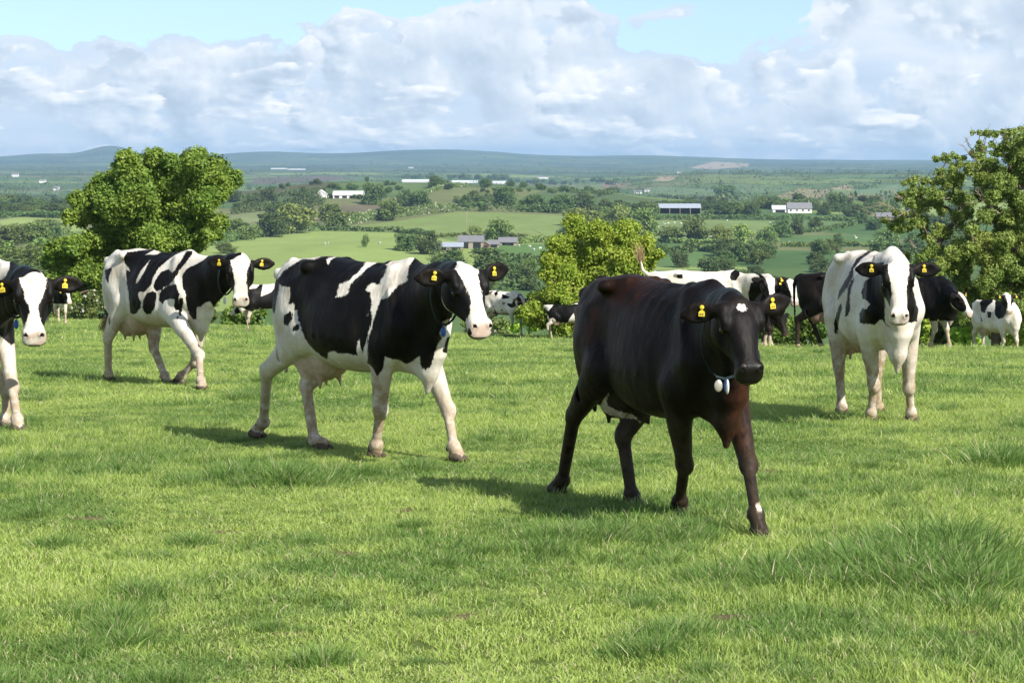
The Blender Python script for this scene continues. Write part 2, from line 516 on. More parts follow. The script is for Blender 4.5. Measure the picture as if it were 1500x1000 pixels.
def prism_arr(c, R, outline, th):
    """extruded outline in the R0/R1 plane, thickness th along R2, as quads plus fan triangles doubled to quads"""
    n = len(outline); V = []
    for s_ in (-1, 1):
        for (a, b_) in outline: V.append(c + R[0] * a + R[1] * b_ + R[2] * s_ * th / 2)
    V.append(c - R[2] * th / 2); V.append(c + R[2] * th / 2)
    Q = [(i, (i + 1) % n, n + (i + 1) % n, n + i) for i in range(n)]
    Q += [(2 * n, (i + 1) % n, i, i) for i in range(n)] + [(2 * n + 1, n + i, n + (i + 1) % n, n + (i + 1) % n) for i in range(n)]
    return V, Q


def pyobj(name, V, Q, mat, parent, smooth=False, mats=None, midx=None, bevel=0):
    me = bpy.data.meshes.new(name)
    me.from_pydata([tuple(v) for v in V], [], [tuple(dict.fromkeys(q)) for q in Q])
    for mt in (mats or [mat]): me.materials.append(mt)
    if midx is not None: me.polygons.foreach_set('material_index', np.asarray(midx, dtype=np.int32))
    if smooth: me.polygons.foreach_set('use_smooth', np.ones(len(me.polygons), dtype=bool))
    me.update()
    o = bpy.data.objects.new(name, me); COL.objects.link(o)
    if parent is not None: o.parent = parent
    if bevel:
        md = o.modifiers.new('bevel', 'BEVEL'); md.width = bevel; md.segments = 2; md.limit_method = 'ANGLE'
    return o


def ball(c, r, R=None, n=12, m_=18):
    V = []; Q = []
    R = np.eye(3) if R is None else R; r = np.array(r if hasattr(r, '__len__') else (r, r, r), float)
    for i in range(n + 1):
        th = math.pi * i / n
        for j in range(m_):
            ph = 2 * math.pi * j / m_
            q = np.array([math.sin(th) * math.cos(ph), math.sin(th) * math.sin(ph), math.cos(th)]) * r
            V.append(c + q @ R)
    for i in range(n):
        for j in range(m_): Q.append((i * m_ + j, (i + 1) * m_ + j, (i + 1) * m_ + (j + 1) % m_, i * m_ + (j + 1) % m_))
    return V, Q


FRONT = {'elbow': (.50, .18, .80), 'knee': (.60, .15, .44), 'fet': (.59, .15, .13), 'hoof': (.63, .15, .02)}
HIND = {'stifle': (-.42, .21, .86), 'hock': (-.80, .17, .54), 'fet': (-.74, .17, .14), 'hoof': (-.69, .17, .02)}


def make_cow(spec):
    """a whole cow: skeleton in its own frame (x ahead, y left, z up), posed to the joints in spec"""
    sc = spec.get('s', 1.0); hd = math.radians(spec['heading']); bx, by = spec['at']
    base = np.array([bx, by, float(ground_z(bx, by)) + spec.get('dz', 0)])
    ch, sh = math.cos(hd), math.sin(hd)
    R = np.array([[ch, sh, 0], [-sh, ch, 0], [0, 0, 1.]])          # rows: local axes in the world
    toL = lambda p: R @ (np.asarray(p) - base) / sc
    B = Body()
    fat = spec.get('fat', 0.90); belly = spec.get('belly', 0.0); wz = spec.get('withers', 0.0)
    # trunk
    B.loft([(-.92, 1.34, 1.08, .08, 0, 2.2), (-.86, 1.385, .94, .155, .05, 2.3), (-.76, 1.405, .82, .215, .05, 2.5), (-.60, 1.42, .74, .245, .0, 2.5), (-.42, 1.44, .68 - belly * .3, .262 * fat, -.0, 2.4),
            (-.22, 1.425, .635 - belly * .7, .318 * fat, .18, 2.2), (.02, 1.405, .61 - belly, .350 * fat, .22, 2.1), (.25, 1.39 + wz * .2, .615 - belly * .6, .325 * fat, .22, 2.1), (.45, 1.40 + wz * .6, .64, .265 * fat, .2, 2.1),
            (.62, 1.415 + wz, .665, .205, .10, 2.1), (.76, 1.37 + wz * .8, .70, .175, 0, 2.1), (.86, 1.28, .76, .13, -.05, 2.2), (.93, 1.18, .84, .08, 0, 2)], k=.03)
    for y in (-1, 1):
        B.ell((-.41, y * .212, 1.368), (.048, .030, .024), .05)                  # hook bones
        B.cone((-.40, y * .21, 1.37), (-.30, y * .10, 1.40), .03, .03, .06)
        B.ell((-.895, y * .108, 1.292), (.048, .034, .048), .035)                  # pin bones
        B.ell((-.60, y * .140, 1.10), (.24, .105, .27), .08)                     # rump and thigh
        B.ell((-.68, y * .155, .93), (.17, .09, .24), .07)
        B.cone((.50, y * .09, 1.34 + wz * .8), (.66, y * .175, .98), .065, .095, .07, side=(0, 1, 0), sq=.75)   # shoulder blade
        B.ell((.70, y * .150, .98), (.11, .09, .13), .06)                        # point of shoulder
        B.ell((.54, y * .165, .86), (.15, .08, .15), .07)                        # upper arm
        B.ell((-.22, y * .345, 1.245), (.155, .11, .115), .06, sub=True)            # hollow of the flank
        B.ell((-.66, y * .285, 1.34), (.18, .10, .085), .05, sub=True)             # dip between hooks and pins
        B.ell((.36, y * .335, 1.12), (.05, .07, .26), .06, sub=True)
        B.ell((-.48, y * .345, .80), (.10, .09, .16), .07, sub=True)            # fold of the flank
        B.cone((.60, y * .20, 1.22), (.70, y * .215, .98), .016, .022, .04)             # behind the shoulder
        for rx in (.25, .14, .03, -.08):
            B.cone((rx, y * (.18 * fat), 1.31), (rx - .06, y * .338 * fat, .88), .012, .010, .035)
    B.cone((-.90, 0, 1.372), (.35, 0, 1.392), .018, .022, .035)
    B.cone((-.97, 0, 1.30), (-.86, 0, 1.385), .03, .03, .04)                   # spine
    B.cone((.35, 0, 1.385), (.60, 0, 1.415 + wz), .028, .04, .06)
    # neck and head
    hs = spec['head']
    poll = toL(P3(*hs['poll'])); a = math.radians(hs['az']) - hd; pt = math.radians(hs['pitch'])
    nx = np.array([math.cos(a) * math.cos(pt), math.sin(a) * math.cos(pt), -math.sin(pt)])   # nose
    ny = unit(np.cross([0, 0, 1], nx)); nz = np.cross(nx, ny)
    roll = math.radians(hs.get('roll', 0))
    ny, nz = ny * math.cos(roll) + nz * math.sin(roll), nz * math.cos(roll) - ny * math.sin(roll)
    H = np.array([nx, ny, nz]); hz = hs.get('size', 1.0)
    HX, HY = .90, 1.14 * hs.get('wide', .93)
    H3 = lambda x, y, z: poll + (H[0] * x * HX + H[1] * y * HY + H[2] * z) * hz
    nb = np.array([.66, 0, 1.12 + wz * .5]); ne = H3(-.02, 0, -.11)
    mid = nb * .48 + ne * .52 + np.array([0, 0, hs.get('arch', .0)])
    side = unit(np.cross([0, 0, 1], ne - nb))
    B.cone(nb, mid, .240, .170, .07, side=side, sq=.62)
    B.cone(mid, ne, .170, .118, .06, side=side, sq=.74)
    B.cone((.60, 0, 1.33 + wz), mid + (0, 0, .08), .07, .06, .08)                # crest
    thr = H3(.10, 0, -.20)
    B.cone((.82, 0, .90), mid * .5 + thr * .5 - np.array([0, 0, .05]), .12, .075, .08, side=side, sq=.6)
    dl = spec.get('dewlap', .50)
    B.cone((.82, 0, 1.02), (.80, 0, .84), .15, .12, .07, side=(0, 1, 0), sq=.85)  # chest
    B.cone((.82, 0, .78), (.78, 0, dl + .02), .115, .024, .05, side=(0, 1, 0), sq=.85)
    B.cone((.78, 0, dl + .16), (.50, 0, .72), .07, .06, .06)
    hg = dict(grp='head', R=H, o=poll)
    sc_h = hz
    st = [(-.05, -.005, -.12, .060, 0, 2.2), (-.01, .020, -.165, .098, .0, 2.3), (.05, .036, -.20, .118, .04, 2.5), (.12, .046, -.225, .124, .06, 2.6), (.18, .040, -.225, .117, .04, 2.6),
          (.25, .028, -.200, .096, .02, 2.5), (.33, .014, -.160, .075, .0, 2.4), (.40, .004, -.132, .068, .0, 2.4), (.440, .002, -.128, .078, .0, 2.5), (.475, -.012, -.127, .082, .0, 2.6), (.505, -.040, -.122, .076, .0, 2.5), (.532, -.070, -.108, .050, 0, 2.2)]
    B.loft([(q[0] * sc_h * HX, q[1] * sc_h, q[2] * sc_h, q[3] * sc_h * HY, q[4], q[5]) for q in st], k=.03, **hg)
    B.ell(H3(.0, 0, .012), np.array((.045, .060, .026)) * hz, .04, 'head', H)            # poll
    ears = []
    for y in (-1, 1):
        B.ell(H3(.120, y * .108, .012), np.array((.050, .026, .026)) * hz, .03, 'head', H)    # brow
        B.ell(H3(.168, y * .108, -.012), np.array((.036, .022, .018)) * hz, .015, 'head', H)    # lids
        B.ell(H3(.11, y * .088, -.145), np.array((.095, .035, .07)) * hz, .04, 'head', H)    # cheek
        B.ell(H3(.05, y * .10, .0), np.array((.045, .03, .035)) * hz, .04, 'head', H)       # ear root
        B.ell(H3(.462, y * .050, -.016), np.array((.034, .024, .020)) * hz, .02, 'head', H)    # nostril wing
        B.ell(H3(.484, y * .054, -.010), np.array((.018, .012, .018)) * hz, .006, 'head', H, sub=True)
        B.cone(H3(.30, y * .086, -.100), H3(.49, y * .088, -.092), .008, .009, .008, 'head', sub=True)  # mouth
        B.ell(H3(.27, y * .108, -.06), np.array((.08, .018, .03)) * hz, .04, 'head', H, sub=True)
        # ear: a cupped leaf
        er = spec.get('ears', ((0, 0), (0, 0)))[0 if y > 0 else 1]      # droop, sweep back (degrees)
        dr, sw = math.radians(er[0]), math.radians(er[1])
        wu = np.array([0, 0, 1.0]); out = unit(H[1] * y - H[0] * .10)
        fw = unit(np.array([nx[0], nx[1], 0]) + 1e-9)
        e1 = unit(out * math.cos(dr) * math.cos(sw) - fw * math.sin(sw) - wu * math.sin(dr))
        e3 = unit(fw - e1 * (fw @ e1)); e2 = np.cross(e3, e1)
        if e2[2] < 0: e2 = -e2
        Er = np.array([e1, e2, e3])
        rt = H3(.035, y * .115, -.01); ec = rt + e1 * .115 * hz
        B.cone(rt - e1 * .03, rt + e1 * .05 * hz, .032 * hz, .030 * hz, .03, 'ear')
        B.ell(ec, np.array((.104, .066, .019)) * hz, .018, 'ear', Er)
        B.cone(ec + e1 * .05 * hz, ec + e1 * .100 * hz, .046 * hz, .022 * hz, .02, 'ear', side=e3, sq=.38)
        B.ell(ec + e1 * .012 + e3 * .028, np.array((.086, .050, .022)) * hz, .010, 'ear', Er, sub=True)
        ears.append((ec, Er))
    B.cone(H3(.545, -.06, -.088), H3(.545, .06, -.088), .008, .008, .008, 'head', sub=True)
    B.ell(H3(.49, 0, -.118), np.array((.035, .052, .018)) * hz, .012, 'head', H)
    B.ell(H3(.43, 0, -.135), np.array((.055, .045, .022)) * hz, .02, 'head', H)          # chin
    # legs
    wp = {}
    def J(leg, nm, default, da=None):
        j = spec.get('legs', {}).get(leg, {}).get(nm)
        sy = 1 if leg[0] == 'L' else -1
        dflt = np.array([default[0], default[1] * sy, default[2]])
        if j is None: return dflt
        if len(j) == 3: return np.array(j, float)          # local coordinates
        return None
    for leg in ('LF', 'RF', 'LH', 'RH'):
        sy = 1 if leg[0] == 'L' else -1
        front = leg[1] == 'F'
        D = FRONT if front else HIND
        L = spec.get('legs', {}).get(leg, {})
        top = np.array(D['elbow' if front else 'stifle']) * (1, sy, 1)
        if 'top' in L: top = top + np.array(L['top'])
        if 'hoofp' in L:                                     # sole point seen on the ground, joints above it between the two depths
            g = on_ground(*L['hoofp'], lo=5, hi=200); hoof = toL(g); hoof[2] = max(hoof[2], 0) + L.get('lift', 0)
            lat = L.get('lat')
            tw = base + (top * sc) @ R
            dep = lambda f: tw[1] * (1 - f) + g[1] * f
            kn = toL(P3(*L['kneep'], dep(.5))); fe = toL(P3(*L['fetp'], dep(.92)))
        else:
            dx = L.get('dx', 0.0); lift = L.get('lift', 0.0)
            kn = np.array(D['knee' if front else 'hock']) * (1, sy, 1) + (dx * .5, 0, abs(dx) * .02)
            fe = np.array(D['fet']) * (1, sy, 1) + (dx, 0, lift); hoof = np.array(D['hoof']) * (1, sy, 1) + (dx, 0, lift)
            hp = base + (hoof * sc) @ R
            gz = float(ground_z(hp[0], hp[1])) - base[2]; fe[2] += gz / sc; hoof[2] += gz / sc
        if front:
            B.cone(top + (0, 0, .04), kn, .105, .056, .05, side=(0, 1, 0), sq=.82)
            B.cone(top + (-.03, 0, -.0), top * .55 + kn * .45 + (-.01, 0, 0), .095, .062, .05, side=(0, 1, 0), sq=.82)
            B.ell(kn + (.010, 0, 0), (.054, .052, .066), .03)
            B.cone(kn, fe, .038, .033, .02)
            B.cone(kn + (-.022, 0, -.03), fe + (-.020, 0, .02), .020, .020, .008)
        else:
            hipj = np.array([-.60, .17 * sy, 1.02])
            B.cone(hipj, top, .15, .105, .07, side=(0, 1, 0), sq=.75)
            B.cone(top, kn, .138, .060, .05, side=(0, 1, 0), sq=.8)
            back = unit(np.cross(np.cross(top - kn, fe - kn), (top - kn) - (fe - kn)) + np.array([-1e-4, 0, 0]))
            back = np.array([-1, 0, .25]) if abs(back[0]) < 9 else back
            B.cone(top * .35 + kn * .65 + np.array([-.05, 0, .02]), kn + np.array([-.045, 0, .035]), .020, .028, .022)  # achilles, point of hock
            B.ell(kn, (.060, .040, .066), .022)
            B.ell((top * .5 + kn * .5) + np.array([-.005, .04 * sy, 0]), (.03, .03, .06), .03, sub=True)
            B.cone(kn, fe, .048, .040, .02, side=(0, 1, 0), sq=.88)
        B.ell(fe, (.050, .050, .048), .02)
        hdir = hoof - fe; hdir[2] = 0
        fw_ = unit(np.array([1, 0, 0]) * .12 + hdir * .5) if np.linalg.norm(hdir) > 1e-3 else np.array([1., 0, 0])
        sd_ = np.cross([0, 0, 1], fw_)
        lif = L.get('lift', 0)
        zt = hoof[2]
        B.cone(fe, hoof + np.array([0, 0, .055]) - fw_ * .01, .043, .046, .02)
        for c_ in (-1, 1):                                    # the two claws
            cc = hoof + sd_ * c_ * .028 + np.array([0, 0, .034])
            tip = cc + fw_ * .055 - np.array([0, 0, .012 + (.03 if lif else 0)])
            B.cone(cc - fw_ * .03, tip, .035, .020, .005, 'hoof')
            B.ell(fe + sd_ * c_ * .025 - fw_ * .042 - np.array([0, 0, .02]), (.018, .014, .020), .006, 'hoof')
        wp[leg] = (top, kn, fe, hoof)
    # udder
    ud = spec.get('udder', 1.0)
    if ud:
        uz = spec.get('udz', .70)
        B.ell((-.47, 0, uz), (.225 * ud, .165 * ud, .165 * ud), .04, 'udder')
        for y in (-1, 1):
            B.ell((-.53, y * .075, uz - .03), (.12 * ud, .10 * ud, .15 * ud), .03, 'udder')
            for tx in (-.58, -.40):
                B.cone((tx, y * .085, uz - .13 * ud), (tx + .01, y * .095, uz - .21 * ud), .024, .011, .02, 'udder')
    # tail
    tl = spec.get('tail', [(-.93, 0, 1.33), (-.985, 0, 1.20), (-.985, 0, .95), (-.97, 0, .70), (-.96, 0, .55)])
    rr = [.045, .034, .026, .020, .016]
    for i in range(len(tl) - 1): B.cone(tl[i], tl[i + 1], rr[min(i, 4)], rr[min(i + 1, 4)], .02, 'tail')
    V, Q = B.skin(spec.get('vox', .010) / sc)
    # slight unevenness of muscle and skin, along the surface normals
    e1_ = V[Q[:, 2]] - V[Q[:, 0]]; e2_ = V[Q[:, 3]] - V[Q[:, 1]]; fn_ = np.cross(e1_, e2_); vn = np.zeros_like(V)
    for i in range(4):
        for c in range(3): vn[:, c] += np.bincount(Q[:, i], fn_[:, c], len(V))
    vn /= np.linalg.norm(vn, axis=1, keepdims=True) + 1e-12
    hm = sstep(.05, .0, B.ev(V, ('head', 'ear'))); sd1 = int(bx * 13) & 63
    uv1 = V * np.array([1, 1, .45])
    amp = (.011 * (noise3(uv1, 7, sd1) - .5) + .006 * (noise3(uv1, 17, sd1 + 3) - .5)) * (1 - hm * .75) * sstep(.05, .5, V[:, 2])
    V = V + vn * amp[:, None]
    # ---- coat
    hd_ = B.ev(V, ('head',)); bd = B.ev(V, ('body',)); ed = B.ev(V, ('ear',)); od = B.ev(V, ('hoof',)); ud_ = B.ev(V, ('udder',)) if ud else np.full(len(V), 9.)
    hl = (V - poll) @ H.T / hz / np.array([HX, HY, 1])
    # the white face: half width of the blaze down the length of the head
    bz = spec.get('blaze', [(-.06, .05), (0, .062), (.08, .060), (.18, .045), (.28, .038), (.36, .055), (.44, .12), (.56, .14)])
    bw = np.interp(hl[:, 0], [q[0] for q in bz], [q[1] for q in bz])
    wob = (noise3(V, 14, 3) - .5) * .03
    hp = bw - np.abs(hl[:, 1] + spec.get('blaze_off', 0)) + wob * .6
    hp = np.where((hl[:, 2] < -.09) & (hl[:, 0] < .36), np.minimum(hp, -.01), hp)
    if spec.get('jaw'): hp = np.maximum(hp, (-.175 - hl[:, 2] + wob))
    if spec.get('spot'):                                       # small star on the forehead
        s0 = spec['spot']; hp = s0[2] - np.hypot(hl[:, 0] - s0[0], (hl[:, 1] - s0[1]) * 1.0) + wob * .6
    Wv = base + (V * sc) @ R
    if 'white' in spec or 'black' in spec:
        px = project(Wv); ppm = F / by
        if 'black' in spec: bp = -poly_sd(px, spec['black']) / ppm
        else: bp = np.full(len(V), 1.0)
        if 'white' in spec: 
            wp_ = poly_sd(px, spec['white']) / ppm
            bp = np.maximum(bp, wp_) if 'black' in spec else wp_
    else:
        sd0 = spec.get('seed', 1); q = noise3(V, spec.get('pscale', 2.4), sd0) + .35 * (noise3(V, spec.get('pscale', 2.4) * 2.3, sd0 + 9) - .5)
        bp = (q - spec.get('pcut', .5)) * .35
    # legs and belly white whatever the sides do
    wl = spec.get('leg_white', .60)
    if wl is not None: bp = np.where(V[:, 2] < wl + .1, np.maximum(bp, (wl - V[:, 2]) + wob), bp)
    if spec.get('necks') is not None: bp = np.where(V[:, 0] > .80, np.minimum(bp, spec['necks']), bp)
    ish = np.clip((bd - hd_) / .03 + .2, 0, 1)
    pat = bp * (1 - ish) + hp * ish
    pat = np.where(ed < np.minimum(hd_, bd) - .004, spec.get('earw', -.05), pat)
    pink = np.zeros(len(V))
    muz = sstep(.445, .47, hl[:, 0]) * (hl[:, 2] > -.10) * (hd_ < .02) * (hl[:, 0] < .6) * (np.abs(hl[:, 1]) < .2) * (hl[:, 2] < .1)
    pk = spec.get('pink', .60)
    if pk > 0: pink = np.maximum(pink, muz * pk * (1 - .7 * sstep(.42, .6, noise3(V, 22, 2))))
    nos = np.zeros(len(V))
    for y in (-1, 1):
        e = V - H3(.484, y * .054, -.014); nos = np.maximum(nos, 1 - sstep(.012, .021, np.linalg.norm(e, axis=1)))
    lip = (np.abs(hl[:, 2] + .088) < .007) * (hl[:, 0] > .44) * (ish > .5)
    dk = np.maximum(nos, lip)
    pat = np.where(dk > .5, -.05, pat); pink = pink * (1 - dk)
    if spec.get('darknose'): pk2 = ((noise3(V, 16, 6) - .42) * .3); pat = np.where((muz > .3) & (hl[:, 2] < -.03), np.minimum(pat, pk2), pat); pink = np.where(pat < 0, 0, pink)
    pink = np.maximum(pink, (ud_ < np.minimum(bd, .015) ) * spec.get('udpink', .45))
    dirt = sstep(.85, .25, V[:, 2]) * .85 + .40 * sstep(.80, .62, V[:, 2]) * (np.abs(V[:, 0]) < .5)
    dirt = np.maximum(dirt, (od < .03) * .8) + .2 * (ish > .5) * sstep(.10, -.02, hl[:, 0])
    hoof = np.maximum((od < .006) * (V[:, 2] < .12) * .85, 0)
    if spec.get('mud'): dirt = np.maximum(dirt, spec['mud'])
    red = np.zeros(len(V))
    if spec.get('red'):
        rs = spec['red']
        red = rs * (.10 + .55 * sstep(.8, 1.2, V[:, 2]) * sstep(.2, -.2, V[:, 0]) * noise3(V, 3, 5) * 1.6 + .9 * sstep(.5, .7, V[:, 0]) * sstep(1.05, .85, V[:, 2]) * sstep(.30, .62, V[:, 2]) * sstep(.0, .1, V[:, 1] + .1))
        red *= (1 - ish * .7)
    root = empty('cow', base, hd); root.scale = (sc, sc, sc)
    body = mesh_np('body', V, Q, M_COAT, root, True, {'pat': pat, 'dirt': np.clip(dirt, 0, 1), 'pink': pink, 'hoof': hoof, 'wet': muz, 'red': np.clip(red, 0, 1)})
    tag(root, spec['label'], 'cow', 'cows walking over the pasture')
    detail = spec.get('detail', 2)
    if detail >= 1:
        for y in (-1, 1):
            v, q = ball(H3(.176, y * .110, -.026), .0225 * hz, n=10, m_=14)
            pyobj('eye', v, q, M_EYE, root, True)
    if detail >= 1:
        for (ec, Er), y in zip(ears, (1, -1)):
            if not spec.get('tags', (1, 1))[0 if y > 0 else 1]: continue
            wu = np.array([0, 0, 1.]); nrm = Er[2]; dn = unit(-wu + nrm * .1); sx = unit(np.cross(dn, nrm)); nn = np.cross(sx, dn)
            aj = math.radians(random.Random(spec.get('seed', 1) * 3 + y + int(bx * 10)).uniform(-24, 24)); sx, dn = sx * math.cos(aj) + dn * math.sin(aj), dn * math.cos(aj) - sx * math.sin(aj)
            RR = np.array([sx, dn, nn]); tz = spec.get('tagsize', 1.0)
            c = ec + Er[2] * .018 - Er[0] * .02 + Er[1] * .022
            out = [(-.022, -.008), (-.009, -.014), (-.007, -.034), (.007, -.034), (.009, -.014), (.022, -.008), (.031, .004), (.031, .046), (-.031, .046), (-.031, .004)]
            out = [(p * tz, r * tz) for p, r in out]
            v, q = prism_arr(c + dn * .030 * tz, RR, out, .004)
            t = pyobj('ear_tag', v, q, M_TAG, root)
            v, q = ball(c - Er[0] * .0 - dn * .008 + nn * .004, (.013, .013, .004), RR, 6, 12)
            pyobj('stud', v, q, M_TAG, t, True)
            if detail >= 2:
                V2 = []; Q2 = []
                rt_ = random.Random(int(by * 31) + y)
                SEG = [(0, .007, .0035, .001), (0, .0, .0035, .001), (0, -.007, .0035, .001), (-.0035, .0035, .001, .0035), (.0035, .0035, .001, .0035), (-.0035, -.0035, .001, .0035), (.0035, -.0035, .001, .0035)]
                DG = [(0, 2, 3, 4, 5, 6), (4, 6), (0, 1, 2, 4, 5), (0, 1, 2, 4, 6), (1, 3, 4, 6), (0, 1, 2, 3, 6), (0, 1, 2, 3, 5, 6), (0, 4, 6)]
                for i, (ox, oy, hx, hy) in enumerate([(cx_ + SEG[g_][0] * 1.1, .026 - SEG[g_][1] * 1.3, SEG[g_][2] * 1.1, SEG[g_][3] * 1.25) for cx_ in (-.018, -.006, .006, .018) for g_ in DG[rt_.randrange(8)]]):
                    v, q = box_arr(c + dn * (.030 + oy) * tz + sx * ox * tz + nn * .0026, RR, (hx * tz, hy * tz, .0008)); k0 = len(V2); V2 += v; Q2 += [tuple(z + k0 for z in f) for f in q]
                pyobj('number', V2, Q2, M_INK, t)
    cl = spec.get('collar')
    if cl:
        # strap: follow the skin of the neck in a plane across it
        n0 = ne * .50 + mid * .50 if 'slide' not in cl else ne * (1 - cl['slide']) + mid * cl['slide']
        ax = unit(ne - mid); tilt = cl.get('tilt', 0.5)
        up0 = unit(np.array([0, 0, 1.]) - ax * ax[2]); ax2 = unit(ax + up0 * -tilt); up_ = unit(np.array([0, 0, 1.]) - ax2 * ax2[2]); sx_ = np.cross(ax2, up_)
        N = 48; ring = []
        for i in range(N):
            a_ = 2 * math.pi * i / N; dr_ = sx_ * math.sin(a_) - up_ * math.cos(a_)
            ts = np.linspace(.02, .32, 120); pts = n0 + ts[:, None] * dr_
            dv = B.ev(pts, ('body', 'head')); j = int(np.argmax(dv > .004)); t_ = ts[j] if (dv > .004).any() else .2
            ring.append(t_)
        rk = np.array(ring); 
        for _ in range(3): rk = (np.roll(rk, 1) + rk * 2 + np.roll(rk, -1)) / 4
        rk = rk + cl.get('slack', 0.0) * np.maximum(0, np.cos(np.arange(N) * 2 * math.pi / N)) ** 2 + .004
        V2 = []; hw = .013
        for i in range(N):
            a_ = 2 * math.pi * i / N; dr_ = sx_ * math.sin(a_) - up_ * math.cos(a_)
            c = n0 + dr_ * rk[i]
            for (u, v_) in ((-hw, 0), (hw, 0), (hw, .005), (-hw, .005)): V2.append(c + ax2 * u + dr_ * v_)
        Q2 = []
        for i in range(N):
            j = (i + 1) % N
            for e in range(4): Q2.append((i * 4 + e, i * 4 + (e + 1) % 4, j * 4 + (e + 1) % 4, j * 4 + e))
        pyobj('collar', V2, Q2, M_STRAP, root, False)
        low = n0 - up_ * rk[0]
        for (ox, oy, dn_, sz, mt) in cl.get('hang', [(0, 0, .05, (.022, .035, .012), M_BLUE)]):
            v, q = ball(low + sx_ * oy + ax2 * ox - np.array([0, 0, dn_]), sz, np.array([sx_, [0, 0, 1.], ax2]) if False else np.array([sx_, np.cross([0, 0, 1.], sx_), [0, 0, 1.]])[[0, 2, 1]], 8, 14)
            pyobj('collar_tag', v, q, mt, root, True)
    tf = spec.get('tuft')
    if tf:
        e0 = np.array(tl[-1]); dirv = unit(e0 - np.array(tl[-2])); rng = random.Random(spec.get('seed', 1))
        V2 = []; Q2 = []
        for i in range(90):
            o_ = np.array([rng.gauss(0, spec.get('tuftw', .014)) for _ in range(3)]); L_ = rng.uniform(.12, .26); w_ = np.array([rng.gauss(0, .03) for _ in range(3)])
            sd2 = unit(np.cross(dirv, [rng.gauss(0, 1) for _ in range(3)])) * .004
            a0 = e0 + o_ - dirv * .06; a1 = e0 + o_ * 1.5 + dirv * L_ * .5 + w_ * .3; a2 = e0 + o_ + dirv * L_ + w_
            k0 = len(V2); V2 += [a0 - sd2, a0 + sd2, a1 + sd2, a1 - sd2, a2]; Q2 += [(k0, k0 + 1, k0 + 2, k0 + 3), (k0 + 3, k0 + 2, k0 + 4, k0 + 4)]
        pyobj('tail_hair', V2, Q2, spec.get('tuftm', M_TUFT), root, False)
    return root


M_TUFT = simple_mat('tail_hair', (0.36, 0.25, 0.14), 0.8, 0.2)
M_TUFTD = simple_mat('dark_tail_hair', (0.05, 0.035, 0.025), 0.7, 0.2)

# ------------------------------------------------------------------ the ground, from under the camera to the far hills
def K(s, ox, oy, pts): return [(ox + x / s, oy + y / s) for x, y in pts]


C7 = lambda p: K(2.5, 300, 200, p)
C8 = lambda p: K(2.4194, 880, 180, p)
C6 = lambda p: K(3.0, 0, 180, p)
LIGHT, MIDG, DARKG, OLIVE, BROWN, TAN = (.240, .310, .090), (.150, .210, .060), (.085, .145, .045), (.155, .170, .070), (.130, .092, .058), (.36, .28, .18)
FIELDS = [
    (C7([(530, 330), (700, 310), (930, 275), (1330, 290), (1340, 330), (1290, 372), (1180, 365), (830, 362), (700, 350)]), (.185, .245, .075)),
    (C7([(-20, 640), (30, 400), (250, 360), (420, 345), (700, 352), (830, 366), (930, 388), (930, 400), (900, 470), (700, 560), (400, 600), (100, 640)]), LIGHT),
    (C7([(370, 260), (560, 250), (740, 255), (800, 270), (560, 310), (400, 320)]), (.150, .130, .080)),
    (C7([(820, 190), (1050, 183), (1230, 200), (1110, 245), (850, 248), (800, 240)]), (.150, .170, .065)),
    (C7([(480, 175), (600, 163), (800, 176), (800, 212), (480, 208)]), (.110, .165, .055)),
    (C7([(1060, 398), (1260, 392), (1250, 440), (1240, 560), (1060, 560)]), (.105, .185, .055)),
    (C7([(90, 290), (260, 270), (230, 300), (90, 335)]), (.20, .23, .10)),
    (C7([(100, 205), (420, 170), (480, 170), (440, 200), (200, 228), (100, 225)]), (.10, .10, .045)),
    (C7([(180, 150), (440, 145), (560, 152), (440, 165), (180, 175)]), (.13, .10, .075)),
    (C8([(160, 345), (610, 345), (640, 400), (160, 425)]), (.165, .225, .075)),
    (C8([(610, 345), (920, 345), (700, 385)]), (.110, .175, .060)),
    (C8([(620, 400), (960, 395), (1100, 440), (640, 440)]), (.095, .165, .055)),
    (C8([(160, 425), (560, 425), (500, 470), (380, 510), (160, 510)]), (.095, .165, .052)),
    (C8([(370, 290), (520, 290), (520, 320), (370, 325)]), (.065, .125, .035)),
    (C8([(310, 160), (400, 138), (520, 143), (520, 155), (400, 165)]), TAN),
    (C8([(190, 207), (210, 188), (270, 188), (250, 205)]), TAN),
    (C8([(280, 195), (400, 185), (570, 185), (560, 210), (300, 212)]), (.15, .19, .06)),
    (C8([(600, 268), (700, 232), (810, 238), (790, 268)]), (.26, .22, .11)),
    (C8([(800, 235), (880, 218), (900, 238)]), TAN),
    (C8([(860, 274), (870, 250), (1010, 258), (1010, 276)]), (.27, .20, .13)),
    (C8([(170, 225), (420, 235), (410, 260), (170, 255)]), (.130, .190, .085)),
    (C8([(470, 215), (650, 225), (700, 240), (500, 250)]), (.125, .180, .080)),
    (C8([(890, 240), (1080, 215), (1080, 252), (890, 248)]), (.135, .205, .095)),
    (C8([(0, 212), (110, 215), (60, 232), (0, 230)]), (.24, .17, .11)),
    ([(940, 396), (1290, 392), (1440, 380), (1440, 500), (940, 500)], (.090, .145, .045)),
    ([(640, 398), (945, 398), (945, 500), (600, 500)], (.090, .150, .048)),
    (C6([(0, 428), (90, 413), (380, 425), (380, 470), (150, 500), (0, 520)]), (.250, .320, .100)),
    (C6([(0, 302), (260, 306), (260, 314), (0, 310)]), (.125, .20, .09)),
    (C6([(-30, 318), (270, 318), (270, 410), (-30, 414)]), (.050, .085, .030)),
]


